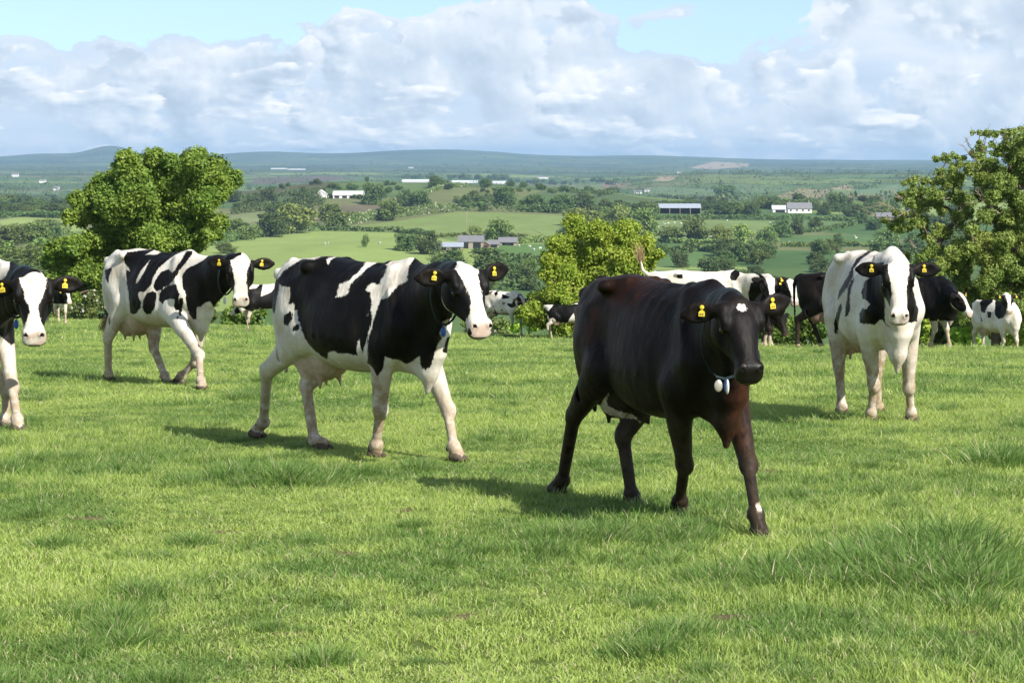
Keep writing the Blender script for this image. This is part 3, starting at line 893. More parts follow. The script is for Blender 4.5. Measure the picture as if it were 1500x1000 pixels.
def cells(x, y, s, seed):
    gx, gy = x / s, y / s; best = np.full(len(x), 9e9); sec = best.copy(); cid = np.zeros(len(x))
    for a in (-1, 0, 1):
        for b in (-1, 0, 1):
            ix = np.floor(gx) + a; iy = np.floor(gy) + b
            jx = vnoise(ix * 7.13 + .5, iy * 3.7 + .5, seed); jy = vnoise(ix * 5.3 + .5, iy * 9.1 + .5, seed + 1)
            q = np.maximum(np.abs(gx - ix - .15 - .7 * jx), np.abs(gy - iy - .15 - .7 * jy)); c = vnoise(ix * 11.7 + .5, iy * 13.9 + .5, seed + 2)
            nb = q < best
            sec = np.where(nb, best, np.minimum(sec, q)); cid = np.where(nb, c, cid); best = np.minimum(best, q)
    return cid, (sec - best) * s


def build_land():
    ds = np.concatenate([np.arange(-40, 8, 1.0), np.arange(8, 120, .4), np.geomspace(120, 2600, 430), np.geomspace(2615, 20500, 190)])
    us = np.linspace(-1, 1, 401)
    D, U = np.meshgrid(ds, us, indexing='ij')
    X = U * (26 + .31 * np.maximum(D, 0))
    Z = ground_z(X, D)
    V = np.stack([X, D, Z], -1).reshape(-1, 3); n, m = D.shape
    i = np.arange((n - 1) * m).reshape(n - 1, m)[:, :-1].ravel()
    Q = np.stack([i, i + 1, i + m + 1, i + m], 1)
    x, d = V[:, 0], V[:, 1]
    # patchwork of fields: nearest of scattered seeds, wider across the slope than along it
    rx, ry = x * .93 + d * .36, d * .93 - x * .36
    cid, ed = cells(rx, ry * .62, 190., 21)
    pal = np.array([LIGHT, MIDG, (.10, .16, .05), DARKG, MIDG, (.11, .18, .06), OLIVE, (.07, .13, .04), (.14, .19, .07), (.09, .13, .05), MIDG, DARKG])
    col = pal[np.clip((cid * 1.5 - .25) * len(pal), 0, len(pal) - 1).astype(int)]
    hedge = sstep(16, 7, ed)[:, None] * sstep(1500, 3000, d)[:, None]
    col = col * (1 - hedge) + np.array((.028, .050, .018)) * hedge
    wd = sstep(.56, .63, fbm(rx / 420., ry / 650., 31, 4))[:, None] * sstep(2400, 4000, d)[:, None] * .85
    col = col * (1 - wd) + np.array((.026, .048, .018)) * wd
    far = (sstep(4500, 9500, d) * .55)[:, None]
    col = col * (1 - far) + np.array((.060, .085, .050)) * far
    px = project(np.where(V[:, 1:2] < 5, np.array([[0, 5, 0]]), V))
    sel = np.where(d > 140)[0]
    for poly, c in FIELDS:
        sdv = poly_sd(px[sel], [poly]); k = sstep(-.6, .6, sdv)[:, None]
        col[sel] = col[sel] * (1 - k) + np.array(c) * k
    near = sstep(150, 115, d)[:, None]
    col = col * (1 - near) + np.array((.110, .150, .035)) * near
    m_, b = new_mat('turf_and_fields')
    at = b.n('ShaderNodeAttribute', attribute_name='col').outputs['Color']
    geo = b.n('ShaderNodeNewGeometry').outputs['Position']
    n1 = b.noise(b.n('ShaderNodeMapping', ins={0: geo, 2: (0, 0, .5), 3: (1.0, .35, 1)}).outputs[0], .035, 7, .65); n2 = b.noise(geo, 1.3, 5, .65); n3 = b.noise(geo, 45, 3, .7)
    v = b.m('ADD', b.m('ADD', b.m('MULTIPLY', n1, .5), b.m('MULTIPLY', n2, .5)), b.m('MULTIPLY', n3, .35))
    v = b.m('ADD', b.m('MULTIPLY', b.m('SUBTRACT', v, .67), 1.5), 1.0)
    c = b.n('ShaderNodeVectorMath', operation='SCALE', ins={0: at, 'Scale': v}).outputs[0]
    bp = b.n('ShaderNodeBump', ins={'Strength': .6, 'Distance': .04, 'Height': n3})
    p = b.n('ShaderNodeBsdfPrincipled', ins={'Base Color': c, 'Roughness': .95, 'Specular IOR Level': .1, 'Normal': bp.outputs[0]})
    finish(m_, b, p.outputs[0])
    g = on_ground(1112, 694, 5, 60); rr = np.random.default_rng(2)
    a_ = np.linspace(0, 2 * np.pi, 40, endpoint=False); SV = [(g[0], g[1], g[2] + .03)]; k_ = [rr.uniform(.7, 1.2) for _ in a_]
    for f_ in (.6, 1.0): SV += [(g[0] + math.cos(q) * .21 * f_ * k_[i], g[1] + math.sin(q) * .16 * f_ * k_[i], float(ground_z(g[0], g[1])) + (.03 if f_ < 1 else -.01)) for i, q in enumerate(a_)]
    SQ = [(0, 1 + i, 1 + (i + 1) % 40) for i in range(40)] + [(1 + i, 41 + i, 41 + (i + 1) % 40, 1 + (i + 1) % 40) for i in range(40)]
    tag(pyobj('bare_soil', SV, SQ, simple_mat('soil', (.13, .095, .06), .95, .05, nscale=30, namt=.5), None), kind='structure')
    for (bx_, by_, w_) in ((500, 812, .10), (1075, 905, .09), (330, 780, .08), (680, 905, .10), (228, 870, .07), (1330, 720, .12), (905, 885, .06), (620, 748, .12), (130, 760, .08), (1440, 930, .09), (780, 665, .10), (60, 590, .14), (430, 930, .07)):
        g = on_ground(bx_, by_, 5, 60); V2 = [(g[0], g[1], g[2] + .014)] + [(g[0] + math.cos(q) * w_ * 1.3 * k_[i], g[1] + math.sin(q) * w_ * k_[(i * 7) % 40], g[2] + .004) for i, q in enumerate(a_)]
        tag(pyobj('bare_soil', V2, [(0, 1 + i, 1 + (i + 1) % 40) for i in range(40)], bpy.data.materials['soil'], None), kind='structure')
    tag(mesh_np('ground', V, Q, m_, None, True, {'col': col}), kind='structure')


build_land()

# ------------------------------------------------------------------ grass
def grass_mat():
    m, b = new_mat('grass_blades')
    geo = b.n('ShaderNodeNewGeometry').outputs['Position']
    t = b.attr('tint')
    big = b.noise(geo, .55, 4, .6, .4); small = b.noise(geo, 3.2, 4, .6)
    lush = b.smooth(b.m('ADD', b.m('MULTIPLY', big, .65), b.m('MULTIPLY', small, .35)), .42, .60)
    lush = b.m('MAXIMUM', lush, b.attr('lush'))
    yel = b.mix(t, (.315, .450, .075), (.560, .655, .210))
    grn = b.mix(t, (.120, .235, .044), (.245, .375, .095))
    c = b.mix(lush, yel, grn)
    straw = b.smooth(t, .935, .95)
    c = b.mix(straw, c, (.62, .56, .34))
    p = b.n('ShaderNodeBsdfPrincipled', ins={'Base Color': c, 'Roughness': .5, 'Specular IOR Level': .35})
    tr = b.n('ShaderNodeBsdfTranslucent', ins={'Color': c})
    mx = b.n('ShaderNodeMixShader', ins={0: .42, 1: p.outputs[0], 2: tr.outputs[0]})
    return finish(m, b, mx.outputs[0])


M_GRASS = grass_mat()


def grass_tile(name, size, n, h, w, seed, lean=.5, lush=0., clump=0.):
    r = np.random.default_rng(seed)
    x = r.uniform(-size / 2, size / 2, n); y = r.uniform(-size / 2, size / 2, n)
    if clump:                                        # gathered into a tussock
        q = r.normal(0, clump, (n, 2)); x, y = q[:, 0], q[:, 1]
    hh = h * r.lognormal(0, .32, n) * (1 - .35 * (np.hypot(x, y) / (2.2 * clump + 1e-9)).clip(0, 1) if clump else 1)
    hh = hh * (.45 + 1.15 * vnoise(x * 8 + seed, y * 8 + 40, seed) ** 1.3) * (.75 + .5 * vnoise(x * 25, y * 25, seed + 3)) if not clump else hh
    a = r.uniform(0, 2 * np.pi, n); ln = hh * lean * r.uniform(.2, 1.5, n)
    if clump: a = np.arctan2(y, x) + r.normal(0, .9, n)
    dx, dy = np.cos(a) * ln, np.sin(a) * ln
    fa = r.uniform(0, np.pi, n); ww = w * r.uniform(.6, 1.3, n); sx, sy = np.cos(fa) * ww / 2, np.sin(fa) * ww / 2
    V = np.zeros((n, 7, 3))
    for k, (t, wf) in enumerate(((0, 1.), (.38, .95), (.74, .65))):
        bend = t ** 1.7; z = hh * (t - .22 * lean * t * t)
        for s_, j in ((-1, 0), (1, 1)):
            V[:, 2 * k + j, 0] = x + dx * bend + sx * s_ * wf; V[:, 2 * k + j, 1] = y + dy * bend + sy * s_ * wf; V[:, 2 * k + j, 2] = z
    V[:, 6, 0] = x + dx; V[:, 6, 1] = y + dy; V[:, 6, 2] = hh * (1 - .22 * lean) * .97
    V[:, :2, 2] -= .03
    b0 = np.arange(n)[:, None] * 7
    T = np.concatenate([b0 + np.array(q) for q in ((0, 1, 3), (0, 3, 2), (2, 3, 5), (2, 5, 4), (4, 5, 6))]).astype(np.int32)
    ti = np.repeat(r.uniform(0, 1, n), 7)
    return mesh_np(name, V.reshape(-1, 3), T, M_GRASS, None, False, {'tint': ti, 'lush': np.full(n * 7, lush)}, link=False)


def scatter(name, tile, pts, rot, scl):
    """one object that sets copies of a tile of blades on points"""
    me = bpy.data.meshes.new(name); me.vertices.add(len(pts)); me.vertices.foreach_set('co', np.asarray(pts, np.float32).ravel())
    a = me.attributes.new('rot', 'FLOAT_VECTOR', 'POINT'); a.data.foreach_set('vector', np.asarray(rot, np.float32).ravel())
    a = me.attributes.new('scl', 'FLOAT_VECTOR', 'POINT'); a.data.foreach_set('vector', np.asarray(scl, np.float32).ravel())
    o = bpy.data.objects.new(name, me); COL.objects.link(o)
    g = bpy.data.node_groups.new(name, 'GeometryNodeTree')
    g.interface.new_socket('Geometry', in_out='INPUT', socket_type='NodeSocketGeometry')
    g.interface.new_socket('Geometry', in_out='OUTPUT', socket_type='NodeSocketGeometry')
    N = g.nodes; L = g.links
    gi, go = N.new('NodeGroupInput'), N.new('NodeGroupOutput')
    oi = N.new('GeometryNodeObjectInfo'); oi.inputs[0].default_value = tile
    ip = N.new('GeometryNodeInstanceOnPoints')
    r_ = N.new('GeometryNodeInputNamedAttribute'); r_.data_type = 'FLOAT_VECTOR'; r_.inputs[0].default_value = 'rot'
    s_ = N.new('GeometryNodeInputNamedAttribute'); s_.data_type = 'FLOAT_VECTOR'; s_.inputs[0].default_value = 'scl'
    er = N.new('FunctionNodeEulerToRotation')
    L.new(gi.outputs[0], ip.inputs['Points']); L.new(oi.outputs['Geometry'], ip.inputs['Instance'])
    L.new(r_.outputs[0], er.inputs[0]); L.new(er.outputs[0], ip.inputs['Rotation']); L.new(s_.outputs[0], ip.inputs['Scale'])
    L.new(ip.outputs[0], go.inputs[0])
    md = o.modifiers.new('grass', 'NODES'); md.node_group = g
    return tag(o, kind='stuff')


def lay(name, tiles, xs, ds, seed, hs=None, cat_label=None):
    r = np.random.default_rng(seed); z = ground_z(xs, ds)
    e = .3; sx = (ground_z(xs + e, ds) - z) / e; sy = (ground_z(xs, ds + e) - z) / e
    rots = []
    for a, b, q in zip(sx, sy, r.uniform(0, 2 * np.pi, len(xs))):
        nrm = Vector((-a, -b, 1)).normalized(); Rm = nrm.to_track_quat('Z', 'Y').to_matrix() @ Matrix.Rotation(q, 3, 'Z')
        rots.append(tuple(Rm.to_euler()))
    rots = np.array(rots); pts = np.stack([xs, ds, z], -1)
    s0 = r.uniform(.9, 1.15, len(xs)); hv = s0 * (hs if hs is not None else 1.0)
    scl = np.stack([s0, s0, hv], -1); pick = r.integers(0, len(tiles), len(xs))
    for i, t in enumerate(tiles):
        m = pick == i
        if m.any():
            o = scatter(name, t, pts[m], rots[m], scl[m])
            tag(o, cat_label, 'grass')


def build_grass():
    r = np.random.default_rng(5)
    near = [grass_tile('blades', .5, 1500, .031, .0042, 10 + i, .85) for i in range(4)]
    mid = [grass_tile('blades', .9, 2600, .036, .0066, 20 + i, .8) for i in range(3)]
    farl = [grass_tile('blades', 2.0, 3600, .060, .015, 30 + i, .7) for i in range(2)]
    def grid(d0, d1, st):
        P = []
        for d in np.arange(d0, d1, st):
            w_ = .225 * d + 2.5
            for x in np.arange(-w_, w_, st): P.append((x + r.uniform(-.12, .12) * st, d + r.uniform(-.12, .12) * st))
        P = np.array(P); return P[:, 0], P[:, 1]
    def heights(x, d):
        q = fbm(x * .55, d * .55, 41, 3); q2 = vnoise(x * 1.7, d * 1.7, 47)
        return .55 + .75 * sstep(.40, .75, q) + .35 * q2
    x, d = grid(7.5, 24, .42); lay('pasture_grass', near, x, d, 1, heights(x, d), 'short bright green pasture grass underfoot and round the near cows')
    x, d = grid(24, 48, .75); lay('pasture_grass', mid, x, d, 2, heights(x, d), 'green pasture grass in the middle of the field')
    x, d = grid(48, 125, 1.7); lay('pasture_grass', farl, x, d, 3, heights(x, d), 'pasture grass on the far brow of the field')
    # rank dark tussocks
    tus = [grass_tile('tussock', .6, 620, .135, .0058, 50 + i, .62, 1.0, .12) for i in range(4)]
    spots = []
    def patch(x0, y0, x1, y1, n, s=1.0):
        for _ in range(n):
            g = on_ground(r.uniform(x0, x1), r.uniform(y0, y1), 5, 130); spots.append((g[0], g[1], s * r.uniform(.7, 1.25)))
    patch(1130, 835, 1440, 868, 30, .82); patch(1230, 800, 1420, 850, 26, .95); patch(1020, 845, 1200, 865, 9, .6)
    patch(820, 775, 1010, 800, 15, .6); patch(700, 790, 880, 825, 7, .6); patch(170, 690, 500, 715, 20, .5); patch(0, 668, 120, 700, 9, .6); patch(320, 700, 420, 712, 6, .8)
    patch(1440, 665, 1500, 690, 6, .9); patch(900, 930, 1010, 975, 3, .6); patch(20, 900, 200, 960, 5, .55); patch(330, 560, 420, 600, 4, .8); patch(1380, 870, 1500, 900, 4, .8)
    patch(740, 470, 860, 500, 4, 1.5); pass
    for _ in range(260):
        d_ = 9 + 50 * r.uniform() ** 1.2; spots.append((r.uniform(-.22, .22) * d_, d_, r.uniform(.22, .6)))
    sp = np.array(spots)
    r2 = np.random.default_rng(9)
    pts = sp[:, :2]; z = ground_z(pts[:, 0], pts[:, 1])
    pick = r2.integers(0, 4, len(sp))
    for i, t in enumerate(tus):
        m = pick == i
        s_ = sp[m, 2]
        o = scatter('grass_tussock', t, np.stack([pts[m, 0], pts[m, 1], z[m]], -1), np.stack([s_ * 0, s_ * 0, r2.uniform(0, 6.28, m.sum())], -1), np.stack([s_ * 1.1, s_ * 1.1, s_], -1))
        tag(o, 'rank dark green grass standing taller than the grazed turf', 'grass')


build_grass()

# ------------------------------------------------------------------ trees, hedges, bushes
def leaf_mat(name, c0, c1, flower=None, trans=.3):
    m, b = new_mat(name)
    t = b.attr('tint')
    geo = b.n('ShaderNodeNewGeometry').outputs['Position']
    oi = b.n('ShaderNodeObjectInfo').outputs['Random']
    c = b.mix(t, c0, c1)
    vn_ = b.noise(geo, .9, 3, .6)
    c = b.mix(b.smooth(vn_, .4, .65, 0, .45), c, (c1[0] * 1.15, c1[1] * 1.0, c1[2] * .9))
    hs = b.n('ShaderNodeHueSaturation', ins={'Color': c, 'Hue': b.m('ADD', b.m('MULTIPLY', oi, .03), .485), 'Value': b.m('ADD', b.m('MULTIPLY', oi, .5), .75)}).outputs[0]
    if flower is not None:
        hs = b.mix(b.smooth(t, flower, flower + .02), hs, (.62, .60, .50))
    p = b.n('ShaderNodeBsdfPrincipled', ins={'Base Color': hs, 'Roughness': .55, 'Specular IOR Level': .3})
    tr = b.n('ShaderNodeBsdfTranslucent', ins={'Color': hs})
    return finish(m, b, b.n('ShaderNodeMixShader', ins={0: trans, 1: p.outputs[0], 2: tr.outputs[0]}).outputs[0])


M_LEAF_BIG = leaf_mat('maple_leaves', (.090, .160, .022), (.235, .325, .052))
M_LEAF_YOUNG = leaf_mat('young_leaves', (.230, .400, .035), (.430, .600, .090))
M_LEAF_ASH = leaf_mat('ash_leaves', (.135, .225, .040), (.330, .420, .105))
M_LEAF_BUSH = leaf_mat('bush_leaves', (.065, .140, .022), (.180, .280, .050))
M_LEAF_THORN = leaf_mat('hawthorn_leaves', (.090, .150, .035), (.200, .270, .070), .88)
M_LEAF_DARK = leaf_mat('dark_leaves', (.056, .100, .026), (.120, .180, .048), trans=.15)
M_LEAF_MID = leaf_mat('field_tree_leaves', (.095, .155, .036), (.195, .270, .068), trans=.15)
M_LEAF_PALE = leaf_mat('pale_leaves', (.160, .240, .050), (.300, .380, .095), trans=.15)
M_BARK = simple_mat('bark', (.12, .095, .07), .9, .1, nscale=20, namt=.4)
M_TWIG = simple_mat('pale_twigs', (.30, .25, .19), .85, .1)


def leaves(C, N, size, rng, tint=None, stretch=1.3):
    """diamond-shaped leaves: centres C, facing N"""
    n = len(C)
    t = rng.normal(0, 1, (n, 3)); N = N / (np.linalg.norm(N, axis=1, keepdims=True) + 1e-9)
    t -= (t * N).sum(1, keepdims=True) * N; t /= np.linalg.norm(t, axis=1, keepdims=True) + 1e-9
    b = np.cross(N, t); s = (size * rng.uniform(.6, 1.35, n))[:, None]
    V = np.stack([C - t * s * .5 * stretch, C + b * s * .42 + N * s * .08, C + t * s * .5 * stretch, C - b * s * .42 + N * s * .08], 1).reshape(-1, 3)
    ti = np.repeat(rng.uniform(0, 1, n) if tint is None else tint, 4)
    return V, np.arange(n * 4).reshape(-1, 4), ti


def clump_points(c, r, n, rng, sub=10, flat=.85, subr=.42):
    """leaves gathered on smaller balls over the surface of a lobe, so light and dark hollows show"""
    k = rng.normal(0, 1, (sub, 3)); k /= np.linalg.norm(k, axis=1, keepdims=True)
    sc = k * r * .72 * rng.uniform(.6, 1.05, (sub, 1)); sc[:, 2] *= flat
    i = rng.integers(0, sub, n); d = rng.normal(0, 1, (n, 3)); d /= np.linalg.norm(d, axis=1, keepdims=True)
    rr = r * subr * rng.uniform(.55, 1.08, (n, 1)) * rng.uniform(.8, 1.2, sub)[i][:, None]
    P = np.asarray(c) + sc[i] + d * rr * np.array([1, 1, flat])
    Nn = d * .8 + rng.normal(0, .55, (n, 3)) + np.array([0, 0, .35])
    P = P + rng.normal(0, .10, (n, 3)) * r
    return P, Nn, np.clip(.5 + .25 * rng.normal(0, 1, sub)[i] + rng.normal(0, .22, n), 0, 1)


def tube(path, rad, sides=6):
    """tapered tube along a list of points"""
    path = [np.array(p, float) for p in path]; V = []; Q = []
    for i, p in enumerate(path):
        d = unit(path[min(i + 1, len(path) - 1)] - path[max(i - 1, 0)]); a = unit(np.cross(d, [.3, .9, .2])); b = np.cross(d, a)
        for j in range(sides):
            th = 2 * math.pi * j / sides; V.append(p + (a * math.cos(th) + b * math.sin(th)) * rad[i])
    for i in range(len(path) - 1):
        for j in range(sides): Q.append((i * sides + j, i * sides + (j + 1) % sides, (i + 1) * sides + (j + 1) % sides, (i + 1) * sides + j))
    return V, Q


def wood(paths):
    V = []; Q = []
    for pth, rad in paths:
        v, q = tube(pth, rad, 6); k = len(V); V += v; Q += [tuple(z + k for z in f) for f in q]
    return np.array(V), np.array(Q)


def lobed_tree(name, label, cat, d, lobes, foot, leafm, leaf, per, seed, depth=2.5, backs=1, group=None, twigs=0, sub=10, limb=.05, trunk_r=.3, dead=(), bend=.5, kind=None, flat=.85, subr=.42, foot_z=None, fill=()):
    """lobes are (px, py, radius in px) as seen in the photograph, set at distance d and given depth of their own"""
    rng = np.random.default_rng(seed); ppm = F / d
    base = P3(foot, 400, d); base[2] = float(ground_z(base[0], d)) if foot_z is None else foot_z
    root = empty(name, base)
    L = []
    for (x, y, r) in lobes:
        c0 = P3(x, y, d)
        L.append((c0 + (0, rng.uniform(-depth, 0), 0), r / ppm))
        for _ in range(backs): L.append((c0 + (rng.normal(0, .3) * r / ppm, rng.uniform(0, depth), rng.normal(0, .3) * r / ppm), r / ppm * rng.uniform(.8, 1.)))
    L0 = list(L); cen = np.mean([c for c, r in L0], 0)
    for f in fill: L += [(c * (1 - f) + cen * f + rng.normal(0, .25, 3) * r, r * .95) for c, r in L0[::2]]
    V = []; T = []
    for c, r in L:
        P_, N_, t_ = clump_points(c, r, max(30, int(per * (r * ppm / 25) ** 1.6)), rng, sub, flat, subr)
        v, q, t = leaves(P_, N_, leaf, rng, t_); V.append(v); T.append(t)
    V = np.concatenate(V) - base; T = np.concatenate(T)
    crown = mesh_np('crown', V, np.arange(len(V)).reshape(-1, 4), leafm, root, False, {'tint': T})
    top = np.mean([c for c, r in L], 0); fork = base * .6 + top * .4; fork[0] = base[0] * .75 + top[0] * .25
    nodes = [base + (0, 0, .1), base * .5 + fork * .5, fork]; weight = [1e9, 1e9, 1e9]; par = [-1, 0, 1]
    for k in np.argsort([np.linalg.norm(c - fork) for c, r in L]):
        c, r = L[k]; pc = np.array(nodes); dd = np.linalg.norm(pc - c, axis=1) + .35 * np.linalg.norm(pc - fork, axis=1); dd[0] = 1e9
        dd = dd + (pc[:, 2] > c[2] + .3) * 2.0
        q_ = int(np.argmin(dd)); mid = nodes[q_] * .5 + c * .5 + rng.normal(0, .10, 3) * np.linalg.norm(c - nodes[q_]) * bend * 2
        nodes += [mid, c]; par += [q_, len(nodes) - 2]
    load = np.ones(len(nodes))
    for k in range(len(nodes) - 1, 0, -1): load[par[k]] += load[k]
    rad = np.clip(limb * .22 * load ** .5, limb * .2, trunk_r)
    rad[:3] = [trunk_r, trunk_r * .8, trunk_r * .62]
    paths = [([nodes[par[k]], nodes[k]], [min(rad[par[k]], rad[k] * 1.5), rad[k]]) for k in range(1, len(nodes))]
    paths[0] = ([base - (0, 0, .4), nodes[1]], [trunk_r * 1.15, trunk_r * .8])
    for c, r in L:
        for _ in range(twigs):
            e = c + rng.normal(0, 1, 3) * r * .8 + (0, 0, r * .35); paths.append(([c, c * .4 + e * .6 + rng.normal(0, .1, 3) * r, e], [limb * .25, limb * .16, limb * .06]))
    v, q = wood(paths); mesh_np('trunk', v - base, q, M_BARK, root, True)
    if dead:
        for (x0, y0, x1, y1) in dead:
            paths = []
            a = P3(x0, y0, d - .4); e = P3(x1, y1, d - .6); m_ = (a + e) / 2 + rng.normal(0, .08, 3) * np.linalg.norm(e - a)
            paths.append(([a, m_, e], [limb * .6, limb * .4, limb * .12]))
            for _ in range(7):
                f = rng.uniform(.3, .95); s_ = a + (e - a) * f; g = s_ + (e - a) * rng.uniform(.15, .35) + rng.normal(0, .12, 3) * np.linalg.norm(e - a); paths.append(([s_, (s_ + g) / 2, g], [limb * .25, limb * .18, limb * .07]))
            v, q = wood(paths); mesh_np('bare_branch', v - base, q, M_TWIG, root, True)
    tag(root, label, cat, group)
    return root


def build_near_trees():
    lobed_tree('broadleaf_tree', 'large round-headed green tree behind the striped cow on the left, the biggest tree in view', 'tree', 102,
        [(224 + (x / 3 - 224) * .90, 336 + (180 + y / 3 - 336) * .95, r / 3 * .95) for x, y, r in [(590, 150, 62), (700, 135, 55), (780, 158, 58), (860, 145, 58), (930, 165, 66), (990, 230, 66), (1020, 300, 45), (550, 215, 70), (450, 240, 66), (400, 305, 66),
            (335, 335, 55), (315, 405, 45), (500, 320, 85), (620, 250, 90), (740, 250, 90), (860, 260, 90), (950, 330, 80), (930, 430, 75), (800, 380, 90), (700, 390, 90), (600, 420, 90), (500, 430, 70), (430, 490, 60), (650, 330, 100), (750, 330, 100), (560, 370, 90), (860, 350, 90), (700, 460, 95), (820, 460, 90), (620, 200, 70), (780, 220, 80), (480, 390, 80),
            (600, 520, 80), (740, 510, 85), (880, 520, 75), (965, 490, 40), (250, 560, 60), (330, 545, 62), (430, 570, 75), (195, 610, 50), (290, 650, 75), (420, 680, 85), (340, 750, 80), (520, 640, 90), (235, 700, 60),
            (640, 640, 90), (780, 620, 80), (880, 620, 60), (500, 760, 80), (640, 760, 80), (780, 740, 80), (250, 790, 60), (170, 700, 45)]],
        215, M_LEAF_BIG, .100, 3000, 3, depth=3.0, backs=1, sub=26, subr=.34, fill=(.15, .35), limb=.10, trunk_r=.45)
    lobed_tree('maple_tree', 'bright yellow-green young tree between the large black and white cow and the dark cow', 'tree', 84,
        [(680 + x / 2.778, 340 + y / 2.778, r / 2.778) for x, y, r in [(455, -20, 55), (540, -15, 50), (640, 5, 60), (720, 45, 55), (400, 45, 55), (350, 115, 45), (340, 170, 45), (450, 90, 75), (560, 80, 80), (660, 110, 75), (745, 115, 50),
            (785, 85, 25), (420, 180, 75), (520, 190, 80), (620, 200, 85), (720, 190, 60), (365, 235, 50), (300, 285, 50), (250, 320, 45), (340, 300, 60), (440, 280, 75), (540, 280, 75), (640, 280, 70), (300, 350, 55), (400, 360, 70), (520, 360, 70)]],
        875, M_LEAF_YOUNG, .070, 2600, 4, depth=1.5, backs=1, sub=16, fill=(.12, .35), limb=.045, trunk_r=.16, twigs=1, subr=.34)
    A = lambda x, y, r: (1260 + x / 4.1667, 180 + y / 4.1667, r / 4.1667)
    R = [A(*q) for q in [(700, 60, 22), (775, 70, 32), (835, 60, 26), (890, 55, 30), (960, 85, 38), (1020, 60, 40), (545, 205, 34), (490, 225, 28), (600, 265, 40), (520, 300, 44), (470, 350, 38), (660, 210, 30), (735, 205, 42), (830, 150, 46), (800, 240, 46),
        (900, 170, 44), (980, 200, 55), (1060, 160, 60), (400, 350, 30), (320, 345, 28), (275, 370, 26), (300, 420, 44), (380, 420, 46), (590, 360, 52), (680, 330, 50), (760, 340, 55), (850, 300, 55), (930, 310, 60), (1010, 330, 70), (1100, 300, 80),
        (250, 480, 36), (340, 500, 50), (440, 480, 48), (540, 450, 50), (640, 460, 55), (740, 440, 60), (840, 430, 60), (940, 440, 65), (1040, 460, 80), (160, 600, 30), (220, 640, 40), (280, 600, 40), (350, 590, 50), (250, 560, 34),
        (700, 560, 60), (800, 560, 65), (900, 570, 65), (1000, 580, 80), (1100, 560, 90), (560, 560, 44), (620, 640, 50), (500, 680, 50), (440, 640, 40), (390, 700, 36), (340, 810, 40), (420, 790, 50), (520, 780, 60), (620, 760, 65), (720, 700, 60),
        (820, 700, 70), (920, 700, 75), (1020, 720, 85), (420, 880, 55), (520, 880, 65), (620, 880, 70), (720, 820, 70), (830, 830, 75), (940, 840, 80), (1050, 860, 90), (350, 930, 50), (460, 960, 60), (580, 980, 70), (700, 960, 70), (820, 960, 80), (940, 980, 85), (1060, 1000, 95),
        (1180, 200, 70), (1200, 420, 100), (1200, 640, 110), (1200, 860, 110), (620, 1080, 60), (740, 1080, 70), (860, 1090, 75), (980, 1100, 80), (1100, 1100, 90)]]
    R += [A(x, y, r) for x, y, r in [(700, 1180, 80), (840, 1180, 90), (980, 1190, 95), (1120, 1190, 100), (620, 1180, 60), (760, 1020, 70), (880, 1020, 75), (1000, 780, 90), (900, 900, 80), (780, 760, 70), (900, 640, 70), (1000, 500, 80), (860, 370, 60), (960, 120, 45), (1030, 230, 70)]]
    lobed_tree('ash_tree', 'straggling tree with thin foliage and bare twigs at the right edge of the picture', 'tree', 66, R, 1462, M_LEAF_ASH, .045, 2000, 6, depth=1.6, backs=1, sub=15, fill=(.12,), limb=.030, trunk_r=.13,
        twigs=2, subr=.38, dead=[A(330, 520, 0)[:2] + A(60, 560, 0)[:2], A(300, 500, 0)[:2] + A(190, 410, 0)[:2], A(280, 560, 0)[:2] + A(100, 480, 0)[:2], A(720, 240, 0)[:2] + A(620, 130, 0)[:2], A(700, 180, 0)[:2] + A(640, 90, 0)[:2],
        A(760, 480, 0)[:2] + A(620, 500, 0)[:2], A(860, 560, 0)[:2] + A(700, 400, 0)[:2], A(640, 680, 0)[:2] + A(560, 600, 0)[:2], A(700, 700, 0)[:2] + A(600, 640, 0)[:2], A(360, 780, 0)[:2] + A(290, 700, 0)[:2]])
    # bushes of the boundary hedge along the brow
    def bush(x, y, r, d, mat, lab, seed, n=1100, leaf=.10, name='bush', rows=3):
        rng = np.random.default_rng(seed); L = []
        for _ in range(rows * 4): L.append((x + rng.normal(0, r * .45), y + r * .25 + rng.normal(0, r * .40), r * rng.uniform(.35, .60)))
        L = [(a, min(b, y + r * 1.1), c) for a, b, c in L]
        lobed_tree(name, lab, 'bush', d, L, x, mat, leaf, n, seed, depth=r / F * d * .5, backs=0, sub=8, limb=.02, trunk_r=.05, group='bushes along the far edge of the pasture')
    H = 'hawthorn'
